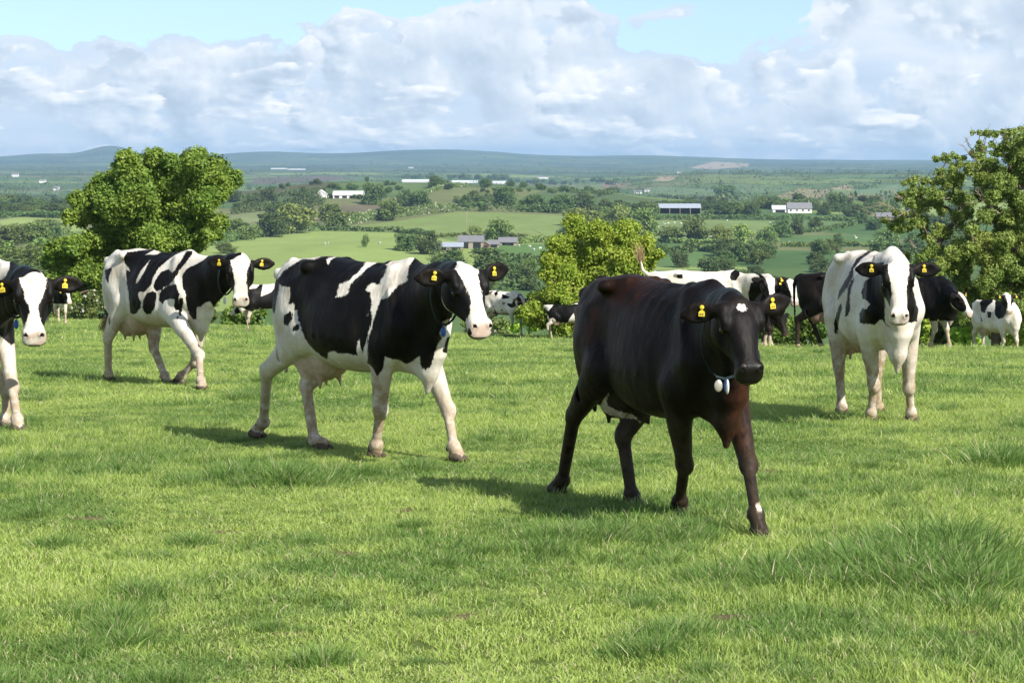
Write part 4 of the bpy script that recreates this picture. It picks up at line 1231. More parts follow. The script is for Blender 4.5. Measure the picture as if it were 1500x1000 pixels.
    for i, (x, y, r, d, mt, lb) in enumerate([
        (128, 448, 24, 98, H, 'pale-flowering hawthorn bush right of the leftmost cow'), (96, 458, 22, 99, H, 'low flowering bush half behind the ear of the leftmost cow'), (40, 440, 30, 104, 0, 'dark green bush above the ear of the leftmost cow'),
        (66, 420, 34, 108, 0, 'dark bush under the left side of the big round tree'), (338, 458, 26, 96, 0, 'leafy green bush right of the striped cow'), (372, 452, 24, 97, 0, 'leafy green bush just left of the large black cow rump'), (300, 452, 26, 99, 0, 'green bush below the neck of the striped cow'),
        (160, 440, 34, 107, 0, 'dark bush behind the tail end of the striped cow'), (700, 468, 20, 97, H, 'flowering bush beneath the muzzle of the large black cow'), (735, 474, 16, 96, H, 'low flowering bush behind the small speckled cow'), (775, 462, 22, 92, 1, 'yellow-green bush just right of the speckled cow'),
        (812, 440, 26, 90, 0, 'green bush under the bright young tree'), (842, 470, 20, 92, H, 'flowering bush below the bright young tree'), (880, 455, 28, 88, 0, 'green bush behind the back of the dark cow'), (930, 450, 34, 86, 0, 'leafy bush behind the hips of the dark cow'),
        (1000, 470, 34, 84, 0, 'bush hidden behind the dark cow'), (1145, 478, 34, 80, 0, 'leafy green bush right of the head of the dark cow'), (1190, 470, 30, 78, 0, 'leafy bush behind the legs of the dark brown cow'), (1235, 470, 34, 76, 0, 'bush behind the hips of the mostly white cow'),
        (1345, 470, 36, 72, 1, 'green bush between the mostly white cow and the black cow beside it'), (1395, 478, 34, 70, 0, 'leafy bush under the head of the black cow by the ash tree'), (1425, 450, 36, 69, 0, 'dark bush left of the small spotted cow'),
        (1462, 462, 38, 70, 0, 'bush behind the small spotted cow'), (1500, 478, 40, 69, 0, 'bush cut off by the right edge of the picture'), (1415, 492, 20, 66, 1, 'low light green bramble left of the small spotted cow feet'), (1500, 498, 22, 66, 1, 'low bramble at the right edge, below the bush')]):
        mat = M_LEAF_THORN if mt == H else (M_LEAF_YOUNG if mt == 1 else M_LEAF_BUSH)
        bush(x, y, r, d, mat, lb, 100 + i, name='hawthorn_bush' if mt == H else 'bush', leaf=.09)


build_near_trees()


# ---- trees of the valley: a few models, copied
def proto(name, seed, mat, shape, n=4200):
    rng = np.random.default_rng(seed); L = []
    for _ in range(30):
        a = rng.uniform(0, 2 * np.pi); r = rng.uniform(0, 1) ** .6 * shape[0] * .55; z = rng.uniform(shape[1], .80)
        k = 1 - max(0, z - .5) ** 1.5 * 2.2 - max(0, .3 - z) * .8
        L.append((np.array([math.cos(a) * r * k, math.sin(a) * r * k, z]), rng.uniform(.13, .22) * (shape[0] / .5) ** .5))
    V = []; T = []
    for c, r in L:
        P_, N_, t_ = clump_points(c, r, n // 30, rng, 6, .85, .5); v, q, t = leaves(P_, N_, .060, rng, t_); V.append(v); T.append(t)
    V = np.concatenate(V); T = np.concatenate(T); Q = np.arange(len(V)).reshape(-1, 4)
    tv, tq = wood([([(0, 0, -.05), (0.01, 0, .3), (0, .01, .6)], [.035, .028, .015]), ([(0, 0, .3), (.12, .05, .5)], [.018, .008]), ([(0, 0, .35), (-.12, -.04, .55)], [.018, .008])])
    k = len(V); V = np.concatenate([V, tv]); Q = np.concatenate([Q, tq + k]); T = np.concatenate([T, np.zeros(len(tv))])
    mi = np.concatenate([np.zeros(k // 4, int), np.ones(len(tq), int)])
    return mesh_np(name, V, Q, None, None, False, {'tint': T}, mats=[mat, M_BARK], midx=mi, link=False)


PR = {}
for i, (k, mt, shp) in enumerate([('dark', M_LEAF_DARK, (.85, .16)), ('dark', M_LEAF_DARK, (.75, .12)), ('dark', M_LEAF_DARK, (.95, .14)), ('mid', M_LEAF_MID, (.8, .16)), ('mid', M_LEAF_MID, (.95, .18)), ('mid', M_LEAF_MID, (.7, .12)), ('light', M_LEAF_PALE, (.8, .15)), ('light', M_LEAF_PALE, (.9, .15))]):
    PR.setdefault(k, []).append(proto('hedgerow_tree', 70 + i, mt, shp))
TREE_WORDS = {'dark': 'dark green', 'mid': 'mid green', 'light': 'light green'}
_tc = [0]
_O1 = 'first second third fourth fifth sixth seventh eighth ninth tenth eleventh twelfth thirteenth fourteenth fifteenth sixteenth seventeenth eighteenth nineteenth twentieth'.split()
ORD = _O1 + ['twenty-' + w_ for w_ in _O1[:9]] + ['thirtieth'] + ['thirty-' + w_ for w_ in _O1[:9]]


def valley_tree(x, y, h, w_, tone, label, group, rng):
    """a tree whose foot shows at (x, y), h px tall and w_ px wide in the photograph"""
    g = on_ground(x, y, 125); ppm = F / g[1]
    src = PR[tone][rng.integers(0, len(PR[tone]))]
    o = bpy.data.objects.new('hedgerow_tree', src.data); COL.objects.link(o)
    H_ = h / ppm * 1.03; W_ = w_ / ppm
    o.location = g - (0, 0, H_ * .03); bw = max(src.data['bw'], .3) if 'bw' in src.data else .9
    o.scale = (W_ / bw, W_ / bw, H_); o.rotation_euler = (0, 0, rng.uniform(0, 6.28))
    tag(o, label, 'tree', group); _tc[0] += 1
    return o


for L_ in PR.values():
    for p_ in L_:
        co = np.zeros(len(p_.data.vertices) * 3, np.float32); p_.data.vertices.foreach_get('co', co); co = co.reshape(-1, 3)
        p_.data['bw'] = float(np.percentile(co[:, 0], 98) - np.percentile(co[:, 0], 2))


def build_valley():
    rng = np.random.default_rng(12)
    TR = [C7([(x, y)])[0] + (h / 2.5, w / 2.5, t, l) for x, y, h, w, t, l in [
        (245, 368, 100, 105, 'dark', 'dark round tree beside a paler one, just right of the big near tree'), (325, 355, 115, 100, 'light', 'light green round tree touching a dark one, right of the big near tree'), (130, 378, 85, 85, 'mid', 'bushy tree close to the right side of the big near tree'),
        (470, 328, 90, 90, 'mid', 'mid green tree at the left end of the flowering hedge'), (620, 248, 85, 80, 'dark', 'dark tree just right of the white sheds on the hill'), (672, 308, 80, 85, 'mid', 'mid green tree standing in the flowering hedge'), (740, 258, 70, 65, 'dark', 'left of a pair of dark trees on the hillside'),
        (792, 258, 65, 68, 'dark', 'right of a pair of dark trees on the hillside'), (595, 165, 20, 20, 'dark', 'tiny tree on the skyline of the hill, left of the long glasshouses'), (845, 190, 52, 55, 'dark', 'tree on the hilltop between the first and second glasshouse'), (1028, 187, 38, 42, 'dark', 'tree on the hilltop right of the second glasshouse'),
        (1092, 252, 76, 82, 'dark', 'tallest dark tree in the row under the hilltop'), (1000, 254, 60, 75, 'dark', 'dark tree left of the tallest one in the row under the hilltop'), (948, 258, 50, 55, 'dark', 'leftmost dark tree of the row under the hilltop'), (1200, 272, 68, 85, 'dark', 'wide dark tree in the row above the middle field'),
        (1300, 280, 78, 95, 'dark', 'big dark tree at the right end of the middle field'), (1385, 280, 80, 95, 'dark', 'dark tree right of the middle field, near its corner'), (1120, 182, 22, 28, 'dark', 'small tree on the hilltop skyline right of the third glasshouse'), (1165, 187, 24, 26, 'dark', 'small round tree on the hilltop skyline'),
        (1225, 194, 27, 30, 'dark', 'round tree at the right end of the hilltop skyline'), (1078, 388, 90, 72, 'mid', 'round tree standing over the farm sheds'), (990, 363, 38, 48, 'light', 'light green bushy tree left of the tree over the farm'), (742, 418, 72, 88, 'dark', 'dark tree behind the shoulder of the large black cow'),
        (818, 432, 95, 76, 'dark', 'tall dark tree left of the farm'), (588, 404, 48, 24, 'mid', 'thin tree standing over the back of the large black cow'), (1375, 330, 72, 95, 'light', 'pale tree at the right edge of the middle field'), (1468, 328, 74, 85, 'mid', 'tree behind the top of the bright young tree'),
        (1345, 388, 75, 105, 'dark', 'dark spreading tree left of the bright young tree top'), (1030, 505, 108, 150, 'dark', 'large dark tree below the farm'), (900, 485, 80, 120, 'dark', 'dark tree above the head of the large black cow'), (1168, 548, 85, 82, 'dark', 'lone dark tree in the deep green field below the farm'),
        (540, 300, 26, 40, 'mid', 'low scrubby tree in the brown field')]]
    TR += [C8([(x, y)])[0] + (h / 2.4194, w / 2.4194, t, l) for x, y, h, w, t, l in [
        (445, 274, 60, 72, 'dark', 'big round dark tree above the tree line, right of the open barn'), (700, 283, 36, 46, 'dark', 'round dark tree just left of the white farmhouse roof'), (838, 315, 76, 68, 'dark', 'big dark tree right of the white farmhouse'), (795, 327, 52, 32, 'dark', 'narrow dark tree beside the white farmhouse'),
        (930, 280, 26, 40, 'dark', 'small round tree at the right end of the tree line'), (530, 330, 55, 42, 'dark', 'dark tree left of the white farmhouse'), (62, 380, 95, 80, 'light', 'pale tree rising behind the bright young tree'), (145, 412, 118, 85, 'mid', 'tall mid green tree right of the bright young tree'),
        (250, 425, 62, 76, 'mid', 'bushy tree among the white animals'), (335, 425, 96, 80, 'mid', 'round leafy tree in the grazing field'), (425, 430, 70, 66, 'light', 'pale round tree right of the leafy one in the grazing field'), (500, 432, 78, 70, 'light', 'pale broad tree in the row of field trees'),
        (592, 430, 64, 68, 'mid', 'round tree in the middle of the grazing fields'), (640, 406, 72, 70, 'dark', 'dark tree in the middle of the grazing fields'), (695, 396, 60, 48, 'dark', 'narrow dark tree in the grazing fields'), (762, 374, 42, 42, 'dark', 'small dark tree on the bank in the grazing fields'),
        (840, 446, 60, 34, 'dark', 'slim dark tree in the lower grazing field'), (280, 512, 62, 60, 'dark', 'lone dark tree above the back of the white cow'), (970, 380, 48, 62, 'dark', 'dark tree close to the ash tree twigs'), (215, 480, 60, 50, 'dark', 'dark tree right of the bright young tree foot')]]
    for x, y, h, w_, t, l in TR: valley_tree(x, y, h, w_, t, l, None, rng)
    G = 'trees of the woods and hedgerows across the valley'
    def wood_patch(x0, y0, x1, y1, n, h0, h1, tone, lab, asp=1.15):
        for i in range(n):
            x = x0 + (x1 - x0) * (i + rng.uniform(0, 1)) / n; y = rng.uniform(y0, y1); h = rng.uniform(h0, h1)
            for (ex0, ex1, ey) in ((1124, 1194, 308), (958, 1032, 309), (456, 540, 286), (586, 632, 262), (658, 704, 263), (716, 745, 264)):
                if ex0 < x < ex1 and y > ey: y = ey - rng.uniform(0, 2); h = min(h, 16 if ey > 300 else 8)
            tn = tone if rng.uniform() < .8 else ('mid' if tone == 'dark' else 'dark')
            valley_tree(x, y, h, h * asp * rng.uniform(.8, 1.3), tn, ('leftmost ' if i == 0 else 'rightmost ' if i == n - 1 else ORD[i] + ' from left, ') + lab + ('' if i in (0, n - 1) else ''), G, rng)
    wood_patch(880, 306, 1010, 314, 14, 12, 20, 'dark', 'dark tree along the wooded line left of the farmhouse')
    wood_patch(1010, 304, 1290, 316, 30, 12, 21, 'dark', 'dark tree along the wooded line at the farmhouse')
    wood_patch(1250, 306, 1420, 330, 16, 14, 24, 'dark', 'dark tree behind the bare twigs of the ash tree')
    wood_patch(700, 300, 900, 312, 16, 10, 18, 'dark', 'dark tree in the row above the middle field')
    wood_patch(560, 276, 900, 284, 20, 5, 11, 'dark', 'small tree dotted along the hilltop')
    wood_patch(338, 290, 470, 316, 16, 12, 22, 'dark', 'dark tree in the wood right of the big near tree')
    wood_patch(1055, 372, 1135, 392, 12, 22, 32, 'dark', 'dark tree in the hollow above the white cow')
    wood_patch(1140, 366, 1215, 388, 11, 20, 30, 'dark', 'dark tree in the hollow left of the mostly white cow')
    wood_patch(1050, 396, 1290, 425, 18, 22, 32, 'dark', 'dark tree of the wood low in the valley')
    wood_patch(1290, 350, 1420, 410, 14, 22, 32, 'dark', 'dark tree seen through the ash tree')
    wood_patch(620, 395, 790, 440, 10, 20, 32, 'dark', 'dark tree below the farm')
    wood_patch(-5, 306, 110, 318, 18, 14, 24, 'dark', 'dark tree in the long wood at the left edge')
    wood_patch(-5, 292, 110, 304, 14, 8, 14, 'dark', 'tree along the back of the long wood at the left edge')
    wood_patch(0, 345, 90, 362, 7, 22, 34, 'mid', 'mid green tree in the light field at the left edge')
    wood_patch(-5, 380, 90, 420, 9, 34, 50, 'mid', 'green tree above the head of the leftmost cow')
    wood_patch(560, 266, 905, 272, 34, 4, 9, 'dark', 'small tree along the skyline of the hill')
    wood_patch(360, 268, 560, 282, 14, 5, 11, 'dark', 'small tree on the left shoulder of the hill')
    wood_patch(940, 400, 1060, 440, 9, 18, 30, 'dark', 'dark tree above the back of the white cow')
    wood_patch(330, 350, 345, 372, 2, 14, 20, 'mid', 'bushy tree at the edge of the light field')
    # hedges
    def hedge(pts, hm, wm, mat, lab, seed):
        r = np.random.default_rng(seed); W_ = [on_ground(x, y, 125) for x, y in pts]; V = []; T = []
        for a, b in zip(W_[:-1], W_[1:]):
            ln = np.linalg.norm(b - a); n = int(ln * 16) + 20
            t = r.uniform(0, 1, n); P_ = a + (b - a) * t[:, None]; P_[:, 0] += r.normal(0, wm * .3, n); P_[:, 1] += r.normal(0, wm * .3, n)
            top = hm * (.65 + .7 * vnoise(P_[:, 0] / 6., P_[:, 1] / 6., seed)); P_[:, 2] = ground_z(P_[:, 0], P_[:, 1]) + top * r.uniform(0, 1, n) ** .7
            v, q, ti = leaves(P_, r.normal(0, 1, (n, 3)) + (0, -.4, .5), .95, r); V.append(v); T.append(ti)
        V = np.concatenate(V); T = np.concatenate(T); o0 = W_[0]
        o = mesh_np('hedge', V - o0, np.arange(len(V)).reshape(-1, 4), mat, None, False, {'tint': T}); o.location = o0
        tag(o, lab, 'hedge', 'hedges between the fields')
    HD = [(C7([(430, 345), (700, 350), (830, 364)]), 2.2, M_LEAF_DARK, 'dark clipped hedge between the light field and the middle field'), (C7([(860, 368), (1000, 366), (1180, 368)]), 1.8, M_LEAF_MID, 'low hedge left of the farm below the middle field'),
        (C7([(500, 325), (640, 305), (800, 285), (930, 272)]), 4.5, M_LEAF_THORN, 'tall hedge flecked with white blossom slanting up to the middle field'), (C7([(930, 272), (1100, 275), (1330, 285)]), 4.5, M_LEAF_DARK, 'dark hedge along the top of the middle field'),
        (C7([(90, 240), (250, 225), (450, 205)]), 4, M_LEAF_DARK, 'dark hedge running down the left shoulder of the hill'), (C7([(100, 285), (260, 268), (440, 250)]), 4.5, M_LEAF_DARK, 'thick dark hedge below the white sheds'), (C7([(440, 225), (560, 228), (620, 235)]), 2.5, M_LEAF_DARK, 'dark hedge in front of the white sheds'),
        (C7([(30, 400), (150, 375), (300, 352), (430, 345)]), 3, M_LEAF_DARK, 'dark hedge along the left side of the light field'), (C7([(800, 215), (870, 190), (960, 185)]), 2.5, M_LEAF_THORN, 'gorse-coloured hedge over the hilltop'), (C7([(1060, 470), (1150, 475), (1240, 470)]), 3.2, M_LEAF_DARK, 'dark hedge across the deep green field'),
        (C7([(1140, 395), (1270, 385)]), 2.0, M_LEAF_MID, 'hedge right of the farm sheds'), (C7([(1330, 205), (1500, 215)]), 2.5, M_LEAF_DARK, 'hedge on the right slope of the hill'), (C7([(1060, 560), (1240, 565)]), 3.2, M_LEAF_DARK, 'dark hedge at the foot of the deep green field'),
        (C8([(160, 345), (400, 342), (620, 345), (900, 350)]), 2.6, M_LEAF_DARK, 'long dark hedge under the farmhouse'), (C8([(200, 425), (420, 432), (600, 430)]), 1.8, M_LEAF_MID, 'low hedge joining the row of field trees'), (C8([(620, 400), (740, 388), (900, 362)]), 2.2, M_LEAF_DARK, 'dark hedge climbing right through the grazing fields'),
        (C8([(640, 440), (800, 436), (1000, 440)]), 1.8, M_LEAF_MID, 'thin hedge over the hollow wood'), (C8([(300, 450), (360, 455), (420, 462)]), 3.0, M_LEAF_DARK, 'dark scrubby hedge in the lower green field'), (C8([(160, 470), (220, 465), (320, 460)]), 2.4, M_LEAF_DARK, 'dark hedge right of the bright young tree'),
        (C8([(0, 262), (200, 262), (450, 275)]), 3, M_LEAF_DARK, 'hedge on the skyline left of the open barn'), (C8([(370, 325), (520, 322)]), 2, M_LEAF_DARK, 'hedge between the open barn and the farmhouse'),
        (C6([(0, 420), (90, 412), (260, 420)]), 3.2, M_LEAF_DARK, 'hedge along the top of the light field at the left edge'), (C6([(0, 520), (120, 505), (300, 490)]), 3.2, M_LEAF_MID, 'hedge along the bottom of the light field at the left edge')]
    for i, (p_, h_, mt, lb) in enumerate(HD): hedge(p_, h_, 2.4, mt, lb, 300 + i)
    # woods and hedgerow trees too far off to count
    r = np.random.default_rng(77); V = []; T = []
    N = 90000; d = 2300 * (12500 / 2300.) ** r.uniform(0, 1, N); x = r.uniform(-.235, .235, N) * d
    rx, ry = x * .93 + d * .36, d * .93 - x * .36
    ed = cells(rx, ry * .62, 190., 21)[1]
    keep = ((ed < 4) & (d < 9000)) | ((fbm(rx / 420., ry / 650., 31, 4) > .57) & (r.uniform(0, 1, N) < .012)) | (r.uniform(0, 1, N) < .003); x, d = x[keep], d[keep]
    q_ = np.argsort(r.uniform(0, 1, len(x)))[:5200]; hd_ = ed[keep] < 4; hd_ = hd_[q_]; x, d = x[q_], d[q_]
    z = ground_z(x, d)
    for xx, dd, zz, hh_ in zip(x, d, z, hd_):
        n = 16 if hh_ else 24; h = r.uniform(3, 7) if hh_ else r.uniform(7, 12); P_ = np.array([xx, dd, zz + h * .5]) + r.normal(0, 1, (n, 3)) * (h * (1.4 if hh_ else .55), h * .35, h * .24)
        v, q, ti = leaves(P_, r.normal(0, 1, (n, 3)) + (0, -.5, .6), h * .30, r); V.append(v); T.append(ti)
    V = np.concatenate(V); T = np.concatenate(T)
    tag(mesh_np('distant_woods', V, np.arange(len(V)).reshape(-1, 4), M_LEAF_DARK, None, False, {'tint': T}), 'woods and hedgerow trees scattered over the far plain and hills', 'woods', kind='stuff')


build_valley()


# ------------------------------------------------------------------ farm buildings
def wall_mat(name, c, n=.25, sc=.6): return simple_mat(name, c, .85, .15, nscale=sc, namt=n)


M_WALLW = wall_mat('white_render', (.72, .71, .67), .06); M_STONE = wall_mat('stone_wall', (.30, .26, .21)); M_ROOFG = wall_mat('grey_roof', (.20, .20, .21), .2)
M_ROOFB = wall_mat('blue_grey_sheet_roof', (.34, .38, .44), .12); M_ROOFW = wall_mat('white_sheet_roof', (.68, .70, .72), .08); M_DARKIN = simple_mat('dark_opening', (.02, .02, .02), .9)
M_GLASS = simple_mat('window_glass', (.05, .06, .07), .1, .6); M_RUST = wall_mat('rusty_sheet', (.19, .12, .08), .35)


def building(name, x0, x1, yb, wh, rh, wallm, roofm, lab, depth=9., openf=0, wins=0, gable=False, open_front=False, chimney=0, rz=0.0, cat='farm building', dmin=125):
    """wall and roof heights in px of the photograph; the ridge runs across the view unless gable"""
    g = on_ground((x0 + x1) / 2, yb, dmin); ppm = F / g[1]
    Wm = (x1 - x0) / ppm / 2; wz = wh / ppm; rr = rh / ppm; Dm = depth / 2
    root = empty(name, g, rz)
    z0 = -1.2; w_ = Wm; e = .35
    if not gable:
        V = [(-w_, -Dm, z0), (w_, -Dm, z0), (w_, Dm, z0), (-w_, Dm, z0), (-w_, -Dm, wz), (w_, -Dm, wz), (w_, Dm, wz), (-w_, Dm, wz), (-w_, 0, wz + rr), (w_, 0, wz + rr)]
        Q = [(1, 2, 6, 9, 5), (3, 0, 4, 8, 7), (2, 3, 7, 6), (0, 3, 2, 1)]
        if not open_front: Q.append((0, 1, 5, 4))
        roof = [((-w_ - e, -Dm - e, wz - e * rr / Dm), (w_ + e, -Dm - e, wz - e * rr / Dm), (w_ + e, 0, wz + rr), (-w_ - e, 0, wz + rr)), ((-w_ - e, 0, wz + rr), (w_ + e, 0, wz + rr), (w_ + e, Dm + e, wz - e * rr / Dm), (-w_ - e, Dm + e, wz - e * rr / Dm))]
    else:
        V = [(-w_, -Dm, z0), (w_, -Dm, z0), (w_, Dm, z0), (-w_, Dm, z0), (-w_, -Dm, wz), (w_, -Dm, wz), (w_, Dm, wz), (-w_, Dm, wz), (0, -Dm, wz + rr), (0, Dm, wz + rr)]
        Q = [(0, 1, 5, 8, 4), (1, 2, 6, 5), (2, 3, 7, 9, 6), (3, 0, 4, 7), (0, 3, 2, 1)]
        k = e * rr / w_
        roof = [((-w_ - e, -Dm - e, wz - k), (0, -Dm - e, wz + rr), (0, Dm + e, wz + rr), (-w_ - e, Dm + e, wz - k)), ((0, -Dm - e, wz + rr), (w_ + e, -Dm - e, wz - k), (w_ + e, Dm + e, wz - k), (0, Dm + e, wz + rr))]
    pyobj('wall', V, Q, wallm, root)
    RV = []; RQ = []
    for q in roof:
        k = len(RV); RV += [np.array(p) + (0, 0, .05) for p in q] + [np.array(p) + (0, 0, .30) for p in q]
        RQ += [(k, k + 3, k + 2, k + 1), (k + 4, k + 5, k + 6, k + 7)] + [(k + i, k + (i + 1) % 4, k + 4 + (i + 1) % 4, k + 4 + i) for i in range(4)]
    ro = pyobj('roof', RV, RQ, roofm, root)
    def panel(nm, cx, cz, sw, sh_, mt, par=root):
        v, q = box_arr(np.array([cx, -Dm - .06, cz]), np.eye(3), (sw / 2, .05, sh_ / 2)); return pyobj(nm, v, q, mt, par)
    for i in range(openf): panel('doorway', -w_ + 2 * w_ * (i + .5) / openf, wz * .42, 2 * w_ / openf * .62, wz * .84, M_DARKIN)
    for i in range(wins): panel('window', -w_ + 2 * w_ * (i + .5) / wins, wz * .62, .9, 1.1, M_GLASS)
    if open_front:
        for i in range(5):
            v, q = box_arr(np.array([-w_ + 2 * w_ * i / 4, -Dm, (wz + z0) / 2]), np.eye(3), (.15, .15, (wz - z0) / 2)); pyobj('post', v, q, M_STONE, root)
    for i in range(chimney):
        v, q = box_arr(np.array([-w_ * .8 + 1.6 * w_ * i, 0, wz + rr + .5]), np.eye(3), (.4, .4, .9)); pyobj('chimney', v, q, M_STONE, ro)
    tag(root, lab, cat)
    return root


def build_farms():
    building('cow_shed', 638, 678, 366, 5.0, 5.0, M_STONE, M_ROOFB, 'long low shed with a pale blue-white roof at the left of the farm', depth=10, openf=2)
    building('barn', 672, 708, 363, 9.5, 7.5, M_STONE, M_ROOFG, 'tallest barn of the farm, grey roof over pale walls', depth=12, openf=2)
    building('stone_shed', 704, 717, 363, 4.5, 4.5, M_RUST, M_ROOFG, 'small brown shed right of the tall barn', depth=7, openf=1, gable=True)
    building('stone_shed', 716, 731, 362, 4.5, 5.0, M_STONE, M_ROOFG, 'grey stone shed second from the right end of the farm', depth=7, openf=1)
    building('stone_shed', 731, 757, 359, 4.5, 6.0, M_STONE, M_ROOFG, 'long grey shed at the right end of the farm', depth=8, openf=1, wins=2)
    building('white_shed', 461, 480, 290, 4.5, 6.5, M_WALLW, M_ROOFW, 'white gabled shed on the hill, left of its long neighbour', depth=14, gable=True)
    building('white_shed', 489, 534, 290, 4.0, 5.5, M_WALLW, M_ROOFW, 'long white-roofed shed on the hillside', depth=14, openf=4)
    for x0, x1, y, l in ((590, 628, 267, 'long white glasshouse on the hilltop, leftmost of three'), (662, 700, 268, 'long white glasshouse on the hilltop, middle of three'), (719, 742, 269, 'shortest white glasshouse on the hilltop, rightmost of three')):
        building('glasshouse', x0, x1, y, 1.8, 1.6, M_ROOFW, M_ROOFW, l, depth=16, cat='glasshouse')
    building('open_barn', 965, 1025, 313, 8.5, 5.5, M_RUST, M_ROOFB, 'wide open-fronted barn with a blue-grey roof', depth=14, open_front=True)
    building('farmhouse', 1153, 1188, 312, 6.5, 8.0, M_WALLW, M_ROOFG, 'white farmhouse with a grey roof on the wooded ridge', depth=9, wins=4, chimney=2, cat='house')
    building('white_shed', 1131, 1153, 311, 4.5, 5.0, M_WALLW, M_ROOFW, 'low white outbuilding left of the farmhouse', depth=8, openf=1)
    building('farmhouse', 1283, 1310, 322, 4.5, 5.5, M_STONE, M_ROOFG, 'grey house behind the bare twigs of the ash tree', depth=9, wins=3, cat='house')
    far = [(18, 27, 259, 3, 2.2, 'white house, upper left of three on the left plain'), (58, 67, 268, 3, 2.4, 'white house in the middle of three on the left plain'), (79, 87, 279, 3.4, 2.6, 'white house nearest of three on the left plain'),
           (397, 420, 248, 1.0, .6, 'long white works building far off right of the big tree, left part'), (421, 447, 249, 1.0, .6, 'long white works building far off right of the big tree, right part'),
           (786, 803, 262, 2.4, 1.6, 'white house far off beyond the hilltop'), (598, 606, 247, 1.8, 1.2, 'tiny white building far off above the glasshouses'), (928, 940, 284, 3, 2.2, 'white cottage at the left of the far patchwork fields'),
           (944, 952, 281, 2.6, 2, 'white cottage right beside another, left of the far patchwork fields'), (990, 998, 254, 2, 1.4, 'tiny white house on the far hillside')]
    for x0, x1, y, wh, rh, l in far: building('distant_house', x0, x1, y, wh, rh, M_WALLW, M_ROOFW if x0 in (397, 421) else M_ROOFG, l, depth=14, cat='house', dmin=1600)
    # power pole in the middle field
    g = on_ground(683, 331, 125); ppm = F / g[1]; h = 20 / ppm
    root = empty('utility_pole', g); v, q = tube([(0, 0, -.5), (0, 0, h)], [.22, .16], 8); pyobj('pole', v, q, M_STONE, root, True)
    v, q = box_arr(np.array([0, 0, h - .6]), np.eye(3), (1.1, .09, .09)); pyobj('crossarm', v, q, M_STONE, root)
    tag(root, 'lone pale power pole standing in the middle field', 'power pole')
    # sheep: one model, copied
    B = Body(); B.ell((0, 0, .62), (.55, .27, .28), .05); B.ell((.55, 0, .82), (.17, .09, .11), .05); B.cone((.35, 0, .72), (.52, 0, .82), .14, .09, .05)
    for a in (-.33, .33):
        for b in (-.13, .13): B.cone((a, b, .5), (a, b, .0), .07, .045, .03)
    V, Q = B.skin(.07); src = mesh_np('sheep', V * 1.15, Q, simple_mat('fleece', (.62, .60, .54), .95, .05), None, True, link=False)
    r = np.random.default_rng(8)
    sh = [(q, 'white animal grazing in the field right of the bright young tree') for q in C8([(178, 362), (196, 358), (205, 372), (222, 356), (228, 364), (240, 360), (262, 358), (285, 360), (300, 398), (312, 402), (330, 396), (370, 404), (390, 408), (232, 372), (448, 350), (190, 378), (182, 388)])] \
            + [(q, 'white animal grazing in the fields below the farmhouse') for q in C8([(600, 358), (606, 372), (672, 428), (682, 432), (836, 408), (900, 406), (905, 412), (845, 412), (960, 426), (990, 402), (640, 380)])] \
            + [(q, 'white animal grazing in the light field above the large cow') for q in C7([(440, 398), (452, 396), (374, 348), (60, 358), (640, 395)])] + [(q, 'white animal grazing in the deep green field by the farm') for q in C7([(1190, 408), (1205, 420), (1150, 405), (1228, 415)])]
    cnt = {}
    for (x, y), lab in sorted(sh):
        k = cnt.get(lab, 0); cnt[lab] = k + 1
        g = on_ground(x, y, 125); o = bpy.data.objects.new('sheep', src.data); COL.objects.link(o); o.location = g; o.rotation_euler = (0, 0, r.uniform(0, 6.28)); tag(o, ORD[k] + ' ' + lab.replace('animal grazing', 'animal from the left, grazing'), 'sheep', lab)


build_farms()


# ------------------------------------------------------------------ air of the valley
def build_haze():
    z0 = -62.0 - 30; z1 = 95.0
    V = [(x, y, z) for x in (-7500, 7500) for y in (-60, 20900) for z in (z0, z1)]
    Q = [(0, 1, 3, 2), (4, 6, 7, 5), (0, 4, 5, 1), (2, 3, 7, 6), (0, 2, 6, 4), (1, 5, 7, 3)]
    m, b = new_mat('air')
    v = b.n('ShaderNodeVolumePrincipled', ins={'Color': (.44, .70, 1.0, 1), 'Density': HAZE, 'Anisotropy': .0})
    b.n('ShaderNodeOutputMaterial', ins={1: v.outputs[0]})
    tag(pyobj('haze', V, Q, m, None), 'blue air between the pasture and the far hills', 'haze', kind='stuff')


HAZE = 6.2e-5
build_haze()

# ------------------------------------------------------------------ the herd



BLUE_TAG = (0, 0, .05, (.020, .038, .016), M_BLUE)
HERD = []
HERD.append(dict(   # the dark cow in front
    s=.955, at=(.88, 14.62), heading=-66, label='nearest cow, brown-black all over with a small white star on its forehead', fat=.81, belly=.02,
    head=dict(poll=(1081, 445, 13.35), az=-74, pitch=56, size=.95, arch=.02), ears=((-8, 8), (14, 22)),
    legs=dict(RF=dict(hoofp=(998, 752), kneep=(1002, 681), fetp=(996, 733)), LF=dict(hoofp=(1114, 789), kneep=(1096, 681), fetp=(1107, 752)),
              LH=dict(hoofp=(929, 744), kneep=(913, 640), fetp=(925, 724)), RH=dict(hoofp=(817, 729), kneep=(840, 611), fetp=(824, 703))),
    black=[[(0, 0), (1500, 0), (1500, 1000), (0, 1000)]], white=[[(892, 576), (885, 585), (879, 594), (884, 603), (905, 611), (930, 612), (939, 619), (925, 606), (905, 602), (891, 595), (887, 588)], [(1107, 738), (1113, 735), (1116, 748), (1110, 750)]],
    leg_white=None, spot=(.055, 0, .030), pink=0, udpink=.0, red=1.0, earw=-.05, udz=.72, dewlap=.48, tagsize=.55,
    collar=dict(tilt=.6, slack=.12, hang=[(0, -.01, .04, (.017, .042, .028), M_BLUE), (.02, -.012, .04, (.010, .044, .030), M_WPL), (.015, .038, .036, (.024, .036, .007), M_METAL)])))
